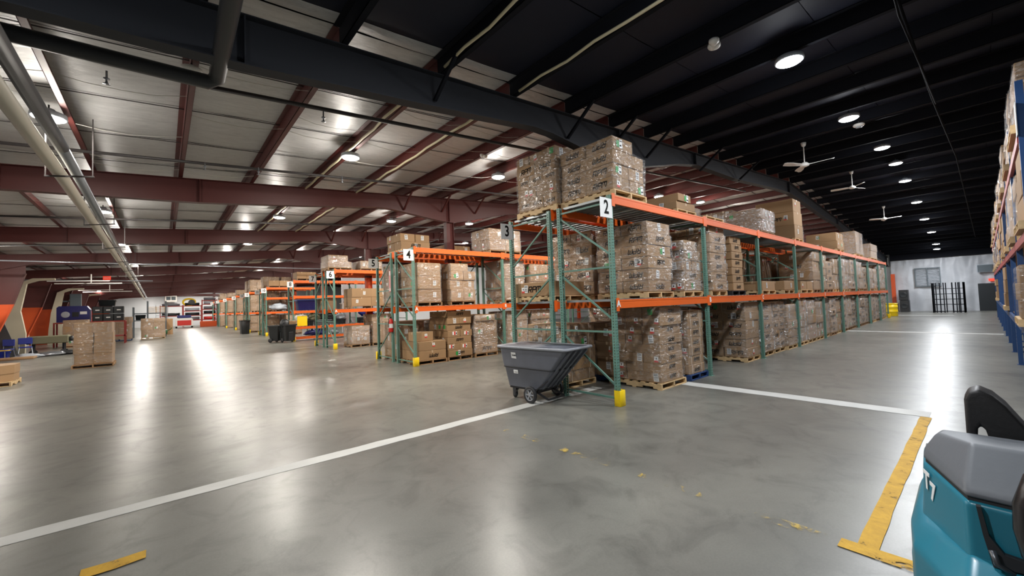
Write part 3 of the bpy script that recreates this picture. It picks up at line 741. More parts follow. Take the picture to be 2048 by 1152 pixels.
def load(label, x0, y0, z0, w_, d, layers, wrap=1, pal='wood', det=1, pw=None, pd=None, group=None):
    """x0,y0 = low-x, low-y corner of the load on the pallet (front faces -Y)"""
    NL[0] += 1; seed = NL[0] * 13 + 5
    pw = pw or max(w_, .9); pd = pd or max(d, 1.0)
    t = thing('pallet_load', label, 'pallet load', (x0 + w_ / 2, y0 + d / 2, z0), group=group)
    if pal: pallet(pw, pd, pal, t, (0, 0, 0), 2 if det > 1 else 1); zb = .125
    else: zb = 0
    secs, zt = cartons(t, 0, 0, zb + .001, w_, d, layers, seed, det)
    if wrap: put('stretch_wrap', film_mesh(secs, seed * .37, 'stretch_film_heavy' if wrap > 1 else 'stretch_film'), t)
    return t
def lay(n, h, nx, ny, mk='s', *a): return [(h, nx, ny, mk) + a for _ in range(n)]

# ------------------------------------------------------------------ racks
def cpost(h, m, pitch=True):
    key = ('post', h, m)
    if key in CB: return CB[key]
    a = .038; t = .003
    mb = MB().box(-a, -a, 0, a, -a + t, h).box(-a, -a, 0, -a + t, a, h).box(a - t, -a, 0, a, a, h).box(-a, a - t, 0, -a + .02, a, h).box(a - .02, a - t, 0, a, a, h)
    mb.box(-.07, -.06, 0, .07, .06, .008)
    CB[key] = mb.mesh('post', m); return CB[key]
def rack(num, yf, out, posts, levels, label, det=1, hgt=3.66, steel='green_steel', sign=True, dep=1.19, beam='orange_steel', letters=True, decks=True, slat_bays=0, post_m=None):
    """yf = y of the outer (aisle) posts, out = -1 when the aisle lies towards -y (even racks) or +1 (odd racks)"""
    yb = yf - out * dep
    t = thing('pallet_rack', label, 'rack', (posts[0], min(yf, yb), 0)); ox, oy = posts[0], min(yf, yb)
    P = lambda x, y, z: (x - ox, y - oy, z)
    pm = post_m or ('post_green' if det > 1 else steel)
    for k, px in enumerate(posts):
        if det >= 1 or k == 0:
            fr = D.objects.new('upright_frame', None); COL.objects.link(fr); fr.parent = t; fr.location = P(px, yf, 0)
            put('post', cpost(hgt, pm), fr, (0, 0, 0), (0, 0, 0 if out < 0 else PI))
            put('post', cpost(hgt, pm), fr, (0, -out * dep, 0), (0, 0, PI if out < 0 else 0))
            nb = max(1, int(hgt / 1.16)); hh = hgt / nb
            zz = [.12 + (hgt - .24) * i / nb for i in range(nb + 1)]
            for i, z in enumerate(zz):
                key = ('hb', q2(dep)); 
                if key not in CB: CB[key] = MB().box(-.016, .035, -.016, .016, dep - .035, .016).mesh('cross_brace', steel)
                put('cross_brace', CB[key], fr, (0, 0 if out < 0 else -dep, z))
            for i in range(nb):
                key = ('db', q2(dep), q2(hh), out)
                if key not in CB:
                    rise = zz[1] - zz[0]
                    ya, yb_ = (dep - .03, .03) if out < 0 else (-dep + .03, -.03)
                    CB[key] = MB().bar((0, ya, rise - .1), (0, yb_, .22), .03, .03).mesh('diagonal_brace', steel)
                put('diagonal_brace', CB[key], fr, (0, 0, zz[i]))
        else:
            fr = MB()
            for yy in (0, -out * dep): fr.box(-.038, yy - .038, 0, .038, yy + .038, hgt)
            put('upright_frame', fr.mesh('upright_frame', pm), t, P(px, yf, 0))
    for li, zt in enumerate(levels):
        for b_ in range(len(posts) - 1):
            xa, xb = posts[b_] + .04, posts[b_ + 1] - .04; Ln = xb - xa
            key = ('beam', q2(Ln), beam)
            if key not in CB:
                q = MB().box(0, -.022, -.15, Ln, .022, 0); 
                for e in (0, Ln - .006): q.box(e - (.035 if e else .04), -.028, -.2, e + .045, -.022, .03)
                q.box(0, -.026, -.03, Ln, -.022, -.002)
                CB[key] = q.mesh('beam', beam)
            for side, yy, rot in ((0, yf, 0 if out < 0 else PI), (1, yb, PI if out < 0 else 0)):
                yo = yy + (-.03 if rot == 0 else .03)
                bo = put('beam', CB[key], t, P(xa if rot == 0 else xb, yo, zt), (0, 0, rot))
                if letters and side == 0 and li == 0 and out < 0 and det >= 1 and b_ < 6:
                    put('bay_letter', text_mesh('ABCDEFGHJK'[b_], .15, .006, 'white_paper'), bo, (.02, -.032, -.075), FACE_NY, label='white letter ' + 'ABCDEFGHJK'[b_])
            if decks:
                n = max(2, int(Ln / .2)); sw = .12
                if b_ < slat_bays:
                    key = ('slat', q2(dep))
                    if key not in CB: CB[key] = MB().box(-sw / 2, .03, -.012, sw / 2, dep - .03, .012).box(-sw / 2, .03, -.03, -sw / 2 + .006, dep - .03, -.012).box(sw / 2 - .006, .03, -.03, sw / 2, dep - .03, -.012).mesh('deck_slat', 'deck_steel')
                    for k in range(n): put('deck_slat', CB[key], t, P(xa + (k + .5) * Ln / n, min(yf, yb), zt + .004))
                else:
                    q = MB()
                    for k in range(n): x = (k + .5) * Ln / n; q.box(x - sw / 2, .03, -.012, x + sw / 2, dep - .03, .012)
                    put('deck_panel', q.mesh('deck_panel', 'deck_steel'), t, P(xa, min(yf, yb), zt + .004))
    if sign:
        # number plate at the head of the outer post, facing -X
        sg = put('number_sign', MB().box(-.17, -.004, -.17, .17, .004, .17).mesh('number_sign', 'white_paper'), t, P(posts[0] - .165, yf - .045, 3.41), label='white plate with number ' + str(num))
        put('sign_number', text_mesh(str(num), .33 if num < 10 else .25, .008, 'ink'), sg, (0, -.006, 0), FACE_NY, label='black number ' + str(num)).scale = (.82, 1, 1)
    return t
def guard(px, yf, out, label):
    mb = MB().box(-.078, -.06, 0, -.066, .05, .27).box(-.078, -.072, 0, .078, -.06, .27).box(.066, -.06, 0, .078, .05, .27)
    t = put('post_protector', bevel(mb.mesh('post_protector', 'yellow', fix=True), .003, 1), loc=(px, yf + out * .03, 0), rot=(0, 0, 0 if out < 0 else PI), label=label, cat='guard')
X0 = 5.95
P2 = [5.95, 9.58, 13.03, 16.53, 20.03, 23.31, 26.63, 30.07, 33.41, 36.37]
LV = [1.82, 3.66]
rack(2, 4.21, -1, P2, LV, 'green and orange pallet rack numbered 2, longest and nearest', 2, slat_bays=3)
rack(3, 6.87, 1, P2, LV, 'green and orange pallet rack numbered 3, back to back with rack 2', 2, slat_bays=2)
P4 = [5.86, 9.42, 12.9, 16.4]
rack(4, 11.45, -1, P4, LV, 'pallet rack numbered 4 with half empty top beams', 2, slat_bays=1)
rack(5, 14.2, 1, P4, LV, 'pallet rack numbered 5 behind rack 4', 1)
P6 = [5.95, 9.5, 13.0]
rack(6, 19.4, -1, P6, LV, 'pallet rack numbered 6 in mid distance', 1)
rack(7, 22.3, 1, P6, LV, 'pallet rack numbered 7 behind rack 6', 1)
rack(8, 27.1, -1, [5.95, 9.68, 12.0], [.25, .86, 1.82, 2.72, 3.66], 'five-level rack numbered 8 with bins and bags', 1)
rack(10, 35.2, -1, [5.9, 9.4], [1.82, 2.9, 3.66], 'distant rack numbered 10 beyond the black trash cans', 0)
rack(11, 38.0, 1, [5.9, 9.4], [1.82, 3.66], 'distant rack numbered 11 behind rack 10', 0)
rack(12, 43.3, -1, [5.9, 9.4], LV, 'distant rack numbered 12', 0)
rack(13, 46.4, 1, [5.9, 9.4], LV, 'distant rack numbered 13', 0)
rack(14, 52.2, -1, [5.9, 9.4], LV, 'distant rack numbered 14', 0)
rack(16, 60.5, -1, [5.9, 9.4], LV, 'far rack numbered 16', 0)
rack(18, 68.9, -1, [5.9, 9.4], LV, 'far rack numbered 18', 0)
rack(19, 71.6, 1, [5.9, 9.4], LV, 'far rack numbered 19', 0)
rack(20, 77.6, -1, [5.9, 9.4], LV, 'farthest rack, numbered 20', 0)
for px, py, out, lab in ((5.95, 4.21, -1, 'foot of rack 2, nearest the camera'), (P4[0], 11.45, -1, 'the near foot of rack 4'), (P4[0], 14.2, 1, 'the far foot of rack 5'),
                         (5.95, 19.4, -1, 'the near foot of rack 6'), (5.95, 22.3, 1, 'the far foot of rack 7'), (5.95, 27.1, -1, 'the foot of rack 8'), (5.9, 35.2, -1, 'the near foot of rack 10'), (5.9, 38, 1, 'the far foot of rack 11'),
                         (5.9, 43.3, -1, 'the foot of rack 12'), (5.9, 52.2, -1, 'the foot of rack 14'), (5.9, 60.5, -1, 'the foot of rack 16'), (36.37, 4.21, -1, 'the far end of rack 2')):
    guard(px, py, out, 'yellow steel post guard at ' + lab)

# ---- loads of rack 2
S1 = 1.825; S2 = 3.665; YF = 4.25
load('tall wrapped load with many shipping labels, floor of bay A, left', 7.5, YF, 0, .9, 1.2, lay(8, .19, 1, 3, 'lsf'), 1, 'wood', 2, pw=1.02, pd=1.24)
load('narrow wrapped stack on blue pallet, floor of bay A beside post', 8.72, YF + .02, 0, .72, 1.1, lay(7, .2, 1, 2, 'lstf'), 1, 'pallet_blue', 2, pw=.85, pd=1.2)
load('logo-printed wrapped stack on the shelf of bay A, left', 7.18, YF, S1, .92, 1.2, [(.235, 1, 2, 'Ll', .84), (.235, 1, 2, 'LS', .88), (.235, 1, 2, 'Lsl', .98), (.235, 1, 2, 'LS'), (.235, 1, 2, 'Lfl', .9), (.235, 1, 2, 'LS', .88)], 1, 'wood', 2, pw=1.02)
load('bulging wrapped boxes on the shelf of bay A, right', 8.62, YF, S1, .84, 1.1, [(.23, 1, 2, 'sS'), (.23, 1, 2, 'slf'), (.23, 2, 2, 's'), (.22, 1, 2, 'sS', .74), (.22, 1, 2, 's', .62)], 2, 'wood', 2)
load('wrapped stack of printed boxes on the shelf of bay B, leftmost', 9.98, YF, S1, .88, 1.1, lay(6, .235, 1, 2, 'lf') + lay(1, .16, 1, 2, 's'), 1, 'wood', 2)
load('big wrapped load with printed boxes on top of rack 2, bay A', 6.08, YF - .06, S2, 1.02, 1.24, [(.245, 2, 2, 'LS'), (.245, 2, 2, 'LfS'), (.245, 2, 2, 'Lf'), (.245, 1, 2, 'LfS', .62)], 1, 'wood', 2, pw=1.05, pd=1.28)
# unwrapped column: every carton a thing
ux, uy = 11.3, YF + .02
pallet(.9, 1.1, 'pallet_black', None, (ux + .4, uy + .55, S1), 1, name='pallet', label='black plastic pallet under the unwrapped carton column on rack 2', cat='pallet')
for k in range(7):
    r2 = random.Random(k + 90)
    cb = put('cardboard_box', carton_mesh(.72, 1.0, .205), loc=(ux + .4 + r2.uniform(-.02, .02), uy + .52 + r2.uniform(-.02, .02), S1 + .126 + k * .208), rot=(0, 0, r2.uniform(-.02, .02)), label='%s carton from the bottom in the unwrapped column, rack 2 shelf, bay B' % ('lowest' if k == 0 else ORD[k]), cat='box', group='unwrapped cartons on the shelf of bay B')
    put('printed_logo', logo_mesh(.085), cb, (0, -.505, .11), (0, 0, 0) if k % 2 else (PI, 0, PI))
    put('shipping_label', sticker_mesh('red' if k in (1, 2, 4) else 'white'), cb, (-.3635, -.3, .11), (0, 0, -PI / 2))
load('low long carton on pallet in bay C of rack 2 shelf', 13.4, YF, S1, 1.15, 1.1, [(.27, 1, 2, 'sS')] , 0, 'wood', 1)
load('low flat boxes by post D on the rack 2 shelf', 15.4, YF, S1, 1.1, 1.1, [(.3, 1, 2, 's')], 0, 'wood', 1)
load('low flat boxes right of post D on the rack 2 shelf', 17.3, YF, S1, 1.5, 1.1, [(.3, 2, 2, 's')], 0, 'wood', 1)
load('very tall brown wrapped load on rack 2 shelf, end of bay D', 18.95, YF, S1, .95, 1.15, [(.37, 1, 1, 'sL'), (.37, 1, 1, 's'), (.37, 1, 1, 'sL'), (.36, 1, 1, 's')], 1, 'wood_brown', 1)
load('wrapped stack floor level bay B of rack 2, against post C', 11.95, YF, 0, .98, 1.2, lay(6, .25, 1, 2, 'sLf'), 1, 'wood', 2)
load('dark wrapped load behind on top of rack 2, bay C', 13.9, YF + .1, S2, 1.2, 1.1, [(.36, 2, 1, 'sd'), (.34, 2, 1, 'sd')], 2, 'wood_brown', 1)
load('towering brown cartons on top of rack 2 with a notch missing', 16.95, YF, S2, .95, 1.2, [(.48, 1, 1, 's'), (.48, 1, 1, 'Ls'), (.45, 1, 1, 's')], 0, 'wood', 1)
load('wrapped brown stack on top of rack 2 behind post E', 18.6, YF + .4, S2, 1.0, .8, [(.4, 2, 1, 's'), (.35, 2, 1, 's')], 1, 'wood_brown', 1)
load('long cartons on top of rack 2, bay F', 23.2, YF, S2, 1.4, 1.15, [(.38, 2, 1, 'sS'), (.38, 2, 1, 'sS')], 0, 'wood', 1)
load('tall shiny wrapped load on top of rack 2, bay G', 27.4, YF, S2, 1.9, 1.15, [(.6, 2, 1, 's'), (.6, 2, 1, 's')], 2, 'wood', 1)
load('last wrapped load on top of rack 2', 31.6, YF, S2, 2.2, 1.15, [(.42, 2, 1, 's')] * 2, 2, 'wood', 1)
load('pair of boxes on a low pallet on top of rack 2, bay A end', 8.6, YF + .05, S2, .85, 1.0, [(.17, 1, 1, 's'), (.17, 1, 1, 's', .6)], 0, 'wood', 1)
pallet(1.0, 1.1, 'pallet_blue', None, (9.05, YF + 1.25 - .5, S2 + .001 + .0), 1, name='pallet') if False else None
pallet(1.0, 1.1, 'wood', None, (10.5, YF + .6, S2 + .001), 2, name='pallet', label='empty wooden pallet lying on top of rack 2, bay B', cat='pallet')
POS = ['left', 'middle', 'right', 'far right']
for b_ in range(2, 9):
    xa, xb = P2[b_] + .08, P2[b_ + 1] - .08; L_ = 'ABCDEFGHJ'[b_]
    n = 3; wd = (xb - xa) / n
    for k in range(n):
        r2 = random.Random(b_ * 10 + k); nl = r2.choice([5, 6]); hh = r2.choice([1.35, 1.45, 1.5]) / nl
        load('wrapped floor pallet in bay %s of rack 2, %s' % (L_, POS[k]), xa + k * wd + .03, YF + r2.uniform(-.03, .05), 0, min(wd - .1, 1.02), 1.15, lay(nl, hh, r2.choice([1, 1, 2]), 2, r2.choice(['s', 'sl', 'slf'])), r2.choice([1, 2, 2]) if b_ < 6 else 2, r2.choice(['wood', 'wood_brown']), 1)
    if b_ >= 4:
        for k in range(n):
            r2 = random.Random(b_ * 17 + k); nl = r2.choice([4, 5]); hh = r2.choice([1.2, 1.35, 1.45]) / nl
            load('wrapped shelf pallet in bay %s of rack 2, %s' % (L_, POS[k]), xa + k * wd + .03, YF + r2.uniform(-.03, .05), S1, min(wd - .1, 1.0), 1.15, lay(nl, hh, r2.choice([1, 2]), 2, r2.choice(['s', 'sl'])), r2.choice([0, 1, 2]) if b_ < 5 else 2, r2.choice(['wood', 'wood_brown']), 1)
load('dark wrapped load at back of floor bay B, rack 2', 10.2, YF + .15, 0, 1.0, 1.05, lay(5, .27, 1, 2, 'sd'), 1, 'wood_brown', 1) if False else None
# ---- rack 3
Y3 = 5.72
load('double stack of printed boxes on top of rack 3, nearest', 6.0, 5.5, S2, .95, 1.16, [(.25, 2, 3, 'Lt'), (.25, 2, 2, 's'), (.25, 2, 3, 'Lft'), (.25, 2, 2, 'L'), (.2, 2, 3, 's')], 1, 'wood', 2, pw=1.0, pd=1.2)
load('long low kraft boxes on a pallet, rack 3 shelf bay A', 6.05, Y3, S1, 1.0, 1.18, [(.3, 1, 1, 'Ls')], 0, 'wood', 2)
load('wrapped printed boxes on rack 3 shelf, bay A middle', 7.35, Y3, S1, 1.0, 1.2, [(.3, 1, 2, 'LstS')] * 4 + [(.26, 1, 2, 'Lst')], 1, 'wood', 2)
load('wrapped boxes on rack 3 shelf, bay A right', 8.55, Y3, S1, .9, 1.2, [(.3, 1, 2, 's')] * 4, 1, 'wood', 1)
load('brown wrapped boxes on rack 3 floor bay A, left', 6.35, Y3, 0, .95, 1.15, lay(5, .24, 1, 2, 'sLt'), 1, 'wood', 2)
load('dark cartons on blue pallet, rack 3 floor bay A, middle', 7.5, Y3 - .45, 0, .9, 1.1, [(.42, 1, 2, 'sdt'), (.35, 1, 2, 'sd'), (.4, 1, 2, 'sd')], 0, 'pallet_blue', 2)
load('tall wrapped boxes on rack 3 floor bay A, right', 8.6, Y3, 0, .9, 1.15, lay(6, .25, 1, 2, 's'), 1, 'wood', 1)
for b_ in range(1, 5):
    xa, xb = P2[b_] + .08, P2[b_ + 1] - .08; wd = (xb - xa) / 3
    for k in range(3):
        for lv, z in (('floor', 0), ('shelf', S1), ('top', S2)):
            r2 = random.Random(b_ * 31 + k * 7 + int(z)); 
            if lv == 'top' and (b_, k) in ((1, 0), (1, 1), (2, 0), (3, 2)): continue
            nl = r2.choice([4, 5]); hh = r2.choice([1.2, 1.4]) / nl if lv != 'top' else r2.choice([.8, 1.1]) / nl
            load('load on rack 3, %s level, bay %s, %s' % (lv, 'ABCDE'[b_], POS[k]), xa + k * wd + .03, Y3, z, min(wd - .1, 1.0), 1.15, lay(nl, hh, 1, 2, r2.choice(['s', 'sd', 'sL'])), r2.choice([1, 2]), 'wood_brown', 1)
# ---- racks 4 and 5
Y4 = 11.5
# unwrapped stack of three cartons and their pallet
pallet(1.05, 1.2, 'wood_brown', None, (6.5, Y4 + .6, 0), 1, name='pallet', label='wooden pallet under three cartons at the foot of rack 4', cat='pallet')
for k, (w_, x) in enumerate(((1.0, 6.5), (1.0, 6.5), (.62, 6.3))):
    cb = put('cardboard_box', carton_mesh(w_, 1.1 if k < 2 else .5, .29), loc=(x, Y4 + (.58 if k < 2 else .4), .127 + k * .295), label='%s of three plain stacked cartons at the foot of rack 4' % ['bottom', 'middle', 'small top'][k], cat='box', group='three cartons at the foot of rack 4')
    if k == 0: put('printed_logo', logo_mesh(.1), cb, (.05, -.556, .14), (PI, 0, PI))
    else: put('shipping_label', sticker_mesh('red'), cb, (.05, -.2535 if k == 2 else -.5535, .17))
load('tall carton stack with red and white labels, rack 4 floor middle', 7.08, Y4 + .02, 0, .95, 1.2, [(.215, 1, 2, 'sSl'), (.215, 2, 2, 'rS'), (.215, 1, 2, 'sl'), (.215, 2, 2, 'rS'), (.215, 1, 2, 'sl'), (.215, 2, 2, 'sS'), (.215, 1, 2, 'l')], 0, 'wood_brown', 2)
load('wrapped bulging pallet on rack 4 floor, right of labelled stack', 8.15, Y4, 0, .98, 1.2, [(.3, 1, 2, 'l'), (.28, 1, 2, 's'), (.3, 2, 2, 's'), (.24, 2, 2, 's'), (.22, 1, 2, 's', .85)], 2, 'wood_brown', 1)
load('wrapped shelf pallet on rack 4 behind the sign', 6.05, Y4 + .05, S1, .85, 1.15, [(.42, 1, 2, 's')] * 3, 1, 'wood_brown', 1)
load('wrapped shelf pallet with small box on top, rack 4', 7.25, Y4 + .05, S1, 1.0, 1.15, [(.4, 2, 2, 'sS'), (.32, 2, 2, 'sS'), (.3, 2, 2, 'sS'), (.26, 1, 1, 's', .7)], 1, 'wood_brown', 1)
load('low carton stack on top of racks 4 and 5', 6.1, 12.75, S2, 1.1, 1.1, [(.27, 1, 2, 'Ssl'), (.27, 2, 2, 'Ss')], 0, 'wood', 2)
load('tall wrapped load on top of rack 4 behind sign 3', 9.0, Y4 + .1, S2, 1.5, 1.1, [(.4, 2, 2, 's')] * 2, 2, 'wood_brown', 1)
load('low boxes beyond the red column on rack 4 top', 8.0, 13.05, S2, 1.15, 1.0, [(.3, 2, 1, 'S')], 0, 'wood_brown', 1)
load('tall dark wrapped load on rack 4 shelf, bay B', 9.6, Y4 + .05, S1, 1.0, 1.15, [(.4, 2, 2, 's')] * 3 + [(.3, 1, 1, 's')], 2, 'wood_brown', 1)
load('dark wrapped load on rack 4 floor, bay B', 9.65, Y4 + .05, 0, 1.0, 1.15, [(.35, 2, 2, 's')] * 4, 2, 'wood_brown', 1)
load('second wrapped load on rack 4 floor, bay B', 10.9, Y4 + .05, 0, 1.0, 1.15, [(.35, 2, 2, 's')] * 4, 2, 'wood_brown', 1)
load('second wrapped load on rack 4 shelf, bay B', 10.9, Y4 + .05, S1, 1.0, 1.15, [(.35, 2, 2, 's')] * 4, 1, 'wood_brown', 1)
Y5 = 13.06
load('wrapped floor pallet on rack 5 by the extinguisher', 6.05, Y5, 0, 1.0, 1.1, [(.24, 1, 2, 'sr'), (.24, 2, 2, 's'), (.24, 1, 2, 's'), (.24, 2, 2, 's'), (.24, 1, 2, 's')], 1, 'wood_brown', 1)
load('wrapped bulky pallet on rack 5 shelf, left', 6.05, Y5, S1, 1.0, 1.1, [(.45, 1, 2, 's')] * 3, 2, 'wood_brown', 1)
load('wrapped floor pallet on rack 5, middle', 7.3, Y5, 0, 1.0, 1.1, [(.3, 2, 2, 's')] * 4, 1, 'wood_brown', 1)
# ---- rack 6 .. 20
Y6 = 19.46
load('short wrapped load on top of rack 6 at the sign', 5.85, Y6 + .4, S2, 1.1, 1.1, [(.3, 1, 1, 's'), (.3, 1, 1, 's', .9)], 2, 'wood_brown', 1)
load('low wrapped load on top of rack 6, right', 7.35, Y6 + .4, S2, 1.1, 1.1, [(.38, 2, 1, 's')], 2, 'wood_brown', 1)
load('pair of wide brown cartons on the rack 6 shelf', 6.75, Y6, S1, 1.9, 1.1, [(.42, 2, 1, 'S'), (.42, 2, 1, 'S')], 0, 'wood_brown', 1)
load('wrapped low pallet on rack 6 floor, left', 6.75, Y6 + .05, 0, .85, 1.1, [(.5, 2, 2, 's'), (.38, 1, 1, 's', .85)], 2, 'wood_brown', 1)
load('tall wrapped pallet on rack 6 floor, right', 7.75, Y6 + .05, 0, 1.0, 1.15, [(.35, 2, 2, 's')] * 4, 1, 'wood_brown', 1)
load('wrapped pallet deeper in rack 6 floor bay', 8.9, Y6 + .05, 0, 1.0, 1.15, [(.35, 2, 2, 's')] * 4, 1, 'wood_brown', 1) if False else None
load('brown cartons on top of rack 8', 6.2, 27.2, S2, 1.1, 1.0, [(.4, 2, 1, 's')], 0, 'wood_brown', 0)
load('cartons on top of rack 10', 6.1, 35.3, S2, 1.4, 1.0, [(.4, 2, 1, 's')], 0, 'wood_brown', 0)
for n_, yy, side in ((10, 35.25, 1), (11, 36.9, 1), (12, 43.35, 1), (13, 45.3, 1), (14, 52.25, 1), (16, 60.55, 1), (18, 68.95, 1), (19, 70.5, 1)):
    for lv, z in (('floor', 0), ('shelf', S1), ('top', S2)):
        for k in range(2):
            r2 = random.Random(n_ * 5 + k + int(z) * 3)
            if n_ == 10 and (lv != 'floor' or k == 0): continue
            nl = 4; hh = (1.45 if lv != 'top' else r2.choice([.5, .8, 1.0])) / nl
            load('distant wrapped pallet on rack %d, %s level, %s' % (n_, lv, POS[k * 2]), 6.0 + k * 1.25, yy + .02, z, 1.1, 1.05, lay(nl, hh, 2, 1, 's'), 1, 'wood_brown', 0)

# ------------------------------------------------------------------ rack 8 and 6 shelf contents
def tote(x, y, z, w_, d, h, m, lid, label, cat='tote'):
    t = thing('storage_tote', label, cat, (x, y, z))
    rings = [[(-w_ * k, -d * k, zz), (w_ * k, -d * k, zz), (w_ * k, d * k, zz), (-w_ * k, d * k, zz)] for k, zz in ((.42, 0), (.46, h * .9), (.5, h * .9), (.5, h), (.46, h))]
    put('tote_body', bevel(MB().loft(rings).mesh('tote_body', m, fix=True), .012, 1), t)
    if lid: put('lid', bevel(MB().box(-w_ * .52, -d * .52, h, w_ * .52, d * .52, h + .04).mesh('lid', lid, fix=True), .012, 2), t)
    for s_ in (-1, 1): put('handle', MB().box(s_ * w_ * .49 - .015, -.08, h * .7, s_ * w_ * .49 + .015, .08, h * .8).mesh('handle', m), t)
    return t
def lump(name, x, y, z, w_, d, h, m, label, cat, seed):
    bm = bmesh.new(); bmesh.ops.create_icosphere(bm, subdivisions=3, radius=1)
    for v in bm.verts:
        n = noise.noise(v.co * 1.8 + Vector((seed, 0, 0))) * .35 + noise.noise(v.co * 4 + Vector((0, seed, 0))) * .12
        c = v.co * (1 + n); c.z = max(c.z, -.75)
        v.co = Vector((c.x * w_ / 2, c.y * d / 2, (c.z + .75) * h / 1.75))
    me = D.meshes.new(name); bm.to_mesh(me); bm.free(); me.materials.append(MATS[m]); me.shade_smooth()
    return put(name, me, loc=(x, y, z), label=label, cat=cat)
Z = [.27, .88, 1.84, 2.74]
tote(6.75, 27.6, Z[2], 1.1, .8, .62, 'navy', 'blue_lid', 'large navy bin with blue lid on rack 8')
put('cardboard_box', carton_mesh(.95, .8, .7, dark=True), loc=(8.0, 27.6, Z[2]), label='plain brown carton beside the navy bin on rack 8', cat='box')
tote(9.1, 27.6, Z[2], .5, .5, .4, 'white_plastic', None, 'white tub on rack 8, far side of brown carton')
lump('plastic_bag', 6.75, 35.7, S1 + .13, 1.3, .9, .5, 'pale_grey', 'crumpled grey plastic sheeting on rack 10 shelf', 'bag', 3)
lump('cushion_bundle', 5.55, 34.2, S1, .9, .8, .8, 'navy', 'dark blue bundle at end of rack 10', 'bundle', 8) if False else None
for k, (x, w_, m, lab) in enumerate(((6.5, .7, 'white_plastic', 'bundle of pale rags on rack 8 lower shelf'), (7.2, .8, 'olive', 'olive canvas bag on rack 8 lower shelf'), (8.0, .9, 'black_plastic', 'black bag heap on rack 8 lower shelf'), (8.8, .7, 'pale_grey', 'grey bag on rack 8 lower shelf'))):
    lump('bag', x, 27.6, Z[1] + .3, w_, .7, .45, m, lab, 'bag', k * 3 + 1)
tote(7.7, 27.6, Z[1] + .0, 1.0, .7, .33, 'grey_tote', None, 'grey tub under bags on rack 8')
tote(6.9, 27.55, Z[1], .45, .6, .33, 'dark_bin', None, 'small dark tub left of grey tub on rack 8')
tote(8.75, 27.55, Z[1], .7, .6, .33, 'dark_bin', None, 'dark tub right of grey tub on rack 8')
lump('sleeping_roll', 7.3, 27.6, Z[0] + .01, 1.3, .6, .36, 'navy', 'rolled navy bag on lowest shelf of rack 8', 'bag', 12)
lump('bag', 8.4, 27.6, Z[0] + .01, .6, .5, .3, 'pale_grey', 'small pale bag on lowest shelf of rack 8', 'bag', 21)
put('board', MB().cbox(-.28, -.02, 0, .28, .02, .62, .01).mesh('board', 'yellow'), loc=(6.45, 27.2, Z[1]), label='upright yellow plastic panel on rack 8', cat='panel')
tote(10.4, 27.6, Z[1], 1.0, .8, .36, 'dark_bin', None, 'black tub below the grey bin, rack 8 far bay')
tote(11.2, 27.6, Z[1], 1.1, .8, .5, 'grey_tote', None, 'grey bin of clutter on far bay of rack 8')
lump('bag', 10.6, 27.6, Z[1] + .42, 1.1, .7, .4, 'blue_plastic', 'blue cloth heap over tubs on rack 8', 'bag', 31)
lump('bag', 11.3, 27.6, Z[1] + .52, .8, .6, .3, 'white_plastic', 'white cloth on grey bin, rack 8', 'bag', 33)
for k, x in enumerate((10.2, 10.7)):
    t = thing('bucket', ['red bucket on lowest shelf of rack 8', 'grey bucket beside the red one on rack 8'][k], 'bucket', (x, 27.5, Z[0] + .01))
    put('bucket_body', MB().lathe([(.001, 0), (.13, 0), (.16, .34), (.17, .34), (.17, .36), (.15, .36), (.12, .02), (.001, .02)], 16).mesh('bucket_body', ['red_plastic', 'grey_tote'][k], smooth=True), t)
    put('handle', MB().tube([(-.165, 0, .33), (-.1, .1, .42), (0, .14, .45), (.1, .1, .42), (.165, 0, .33)], .005, 6).mesh('handle', 'wire'), t)
# wheeled trash cans
def trash_can(x, y, rz, s_, label, lid=True, wheels=True):
    t = thing('trash_can', label, 'trash can', (x, y, 0), rz)
    rings = [[(-a, -b_, z), (a, -b_, z), (a, b_, z), (-a, b_, z)] for a, b_, z in ((.24 * s_, .26 * s_, .1 if wheels else 0), (.3 * s_, .33 * s_, .98 * s_), (.34 * s_, .37 * s_, .98 * s_), (.34 * s_, .37 * s_, 1.06 * s_), (.28 * s_, .31 * s_, 1.06 * s_), (.22 * s_, .24 * s_, .16))]
    put('can_body', bevel(MB().loft(rings, cap=True).mesh('can_body', 'black_plastic', fix=True), .012, 2), t)
    put('front_panel', MB().cbox(-.13 * s_, -.37 * s_, .12, .13 * s_, -.31 * s_, .62 * s_, .02).mesh('front_panel', 'black_plastic'), t)
    put('grip_bar', MB().tube([(-.25 * s_, .42 * s_, 1.0 * s_), (.25 * s_, .42 * s_, 1.0 * s_)], .02, 8).mesh('grip_bar', 'black_plastic', smooth=True), t)
    if wheels:
        for sx in (-1, 1): put('wheel', MB().lathe([(.001, -.03), (.12, -.03), (.13, 0), (.12, .03), (.001, .03)], 18, (sx * .27 * s_, .22 * s_, .13), 'x').mesh('wheel', 'rubber', smooth=True), t)
    return t
trash_can(5.55, 26.5, .15, 1.0, 'black wheeled trash can in front of rack 8')
t = trash_can(5.1, 27.4, .7, .95, 'second black trash can leaning behind the wheeled one')
put('cardboard_box', carton_mesh(.4, .3, .5), loc=(5.68, 26.6, .75), rot=(.12, .1, .3), label='small open carton poking from the wheeled trash can', cat='box')
lump('bag', 5.38, 26.55, .9, .5, .4, .45, 'black_plastic', 'black bag bulging out of the wheeled trash can', 'bag', 5)
t = thing('utility_bin', 'black square bin standing before rack 12', 'bin', (5.3, 41.3, 0), .1); t.scale = (.68, .8, 1)
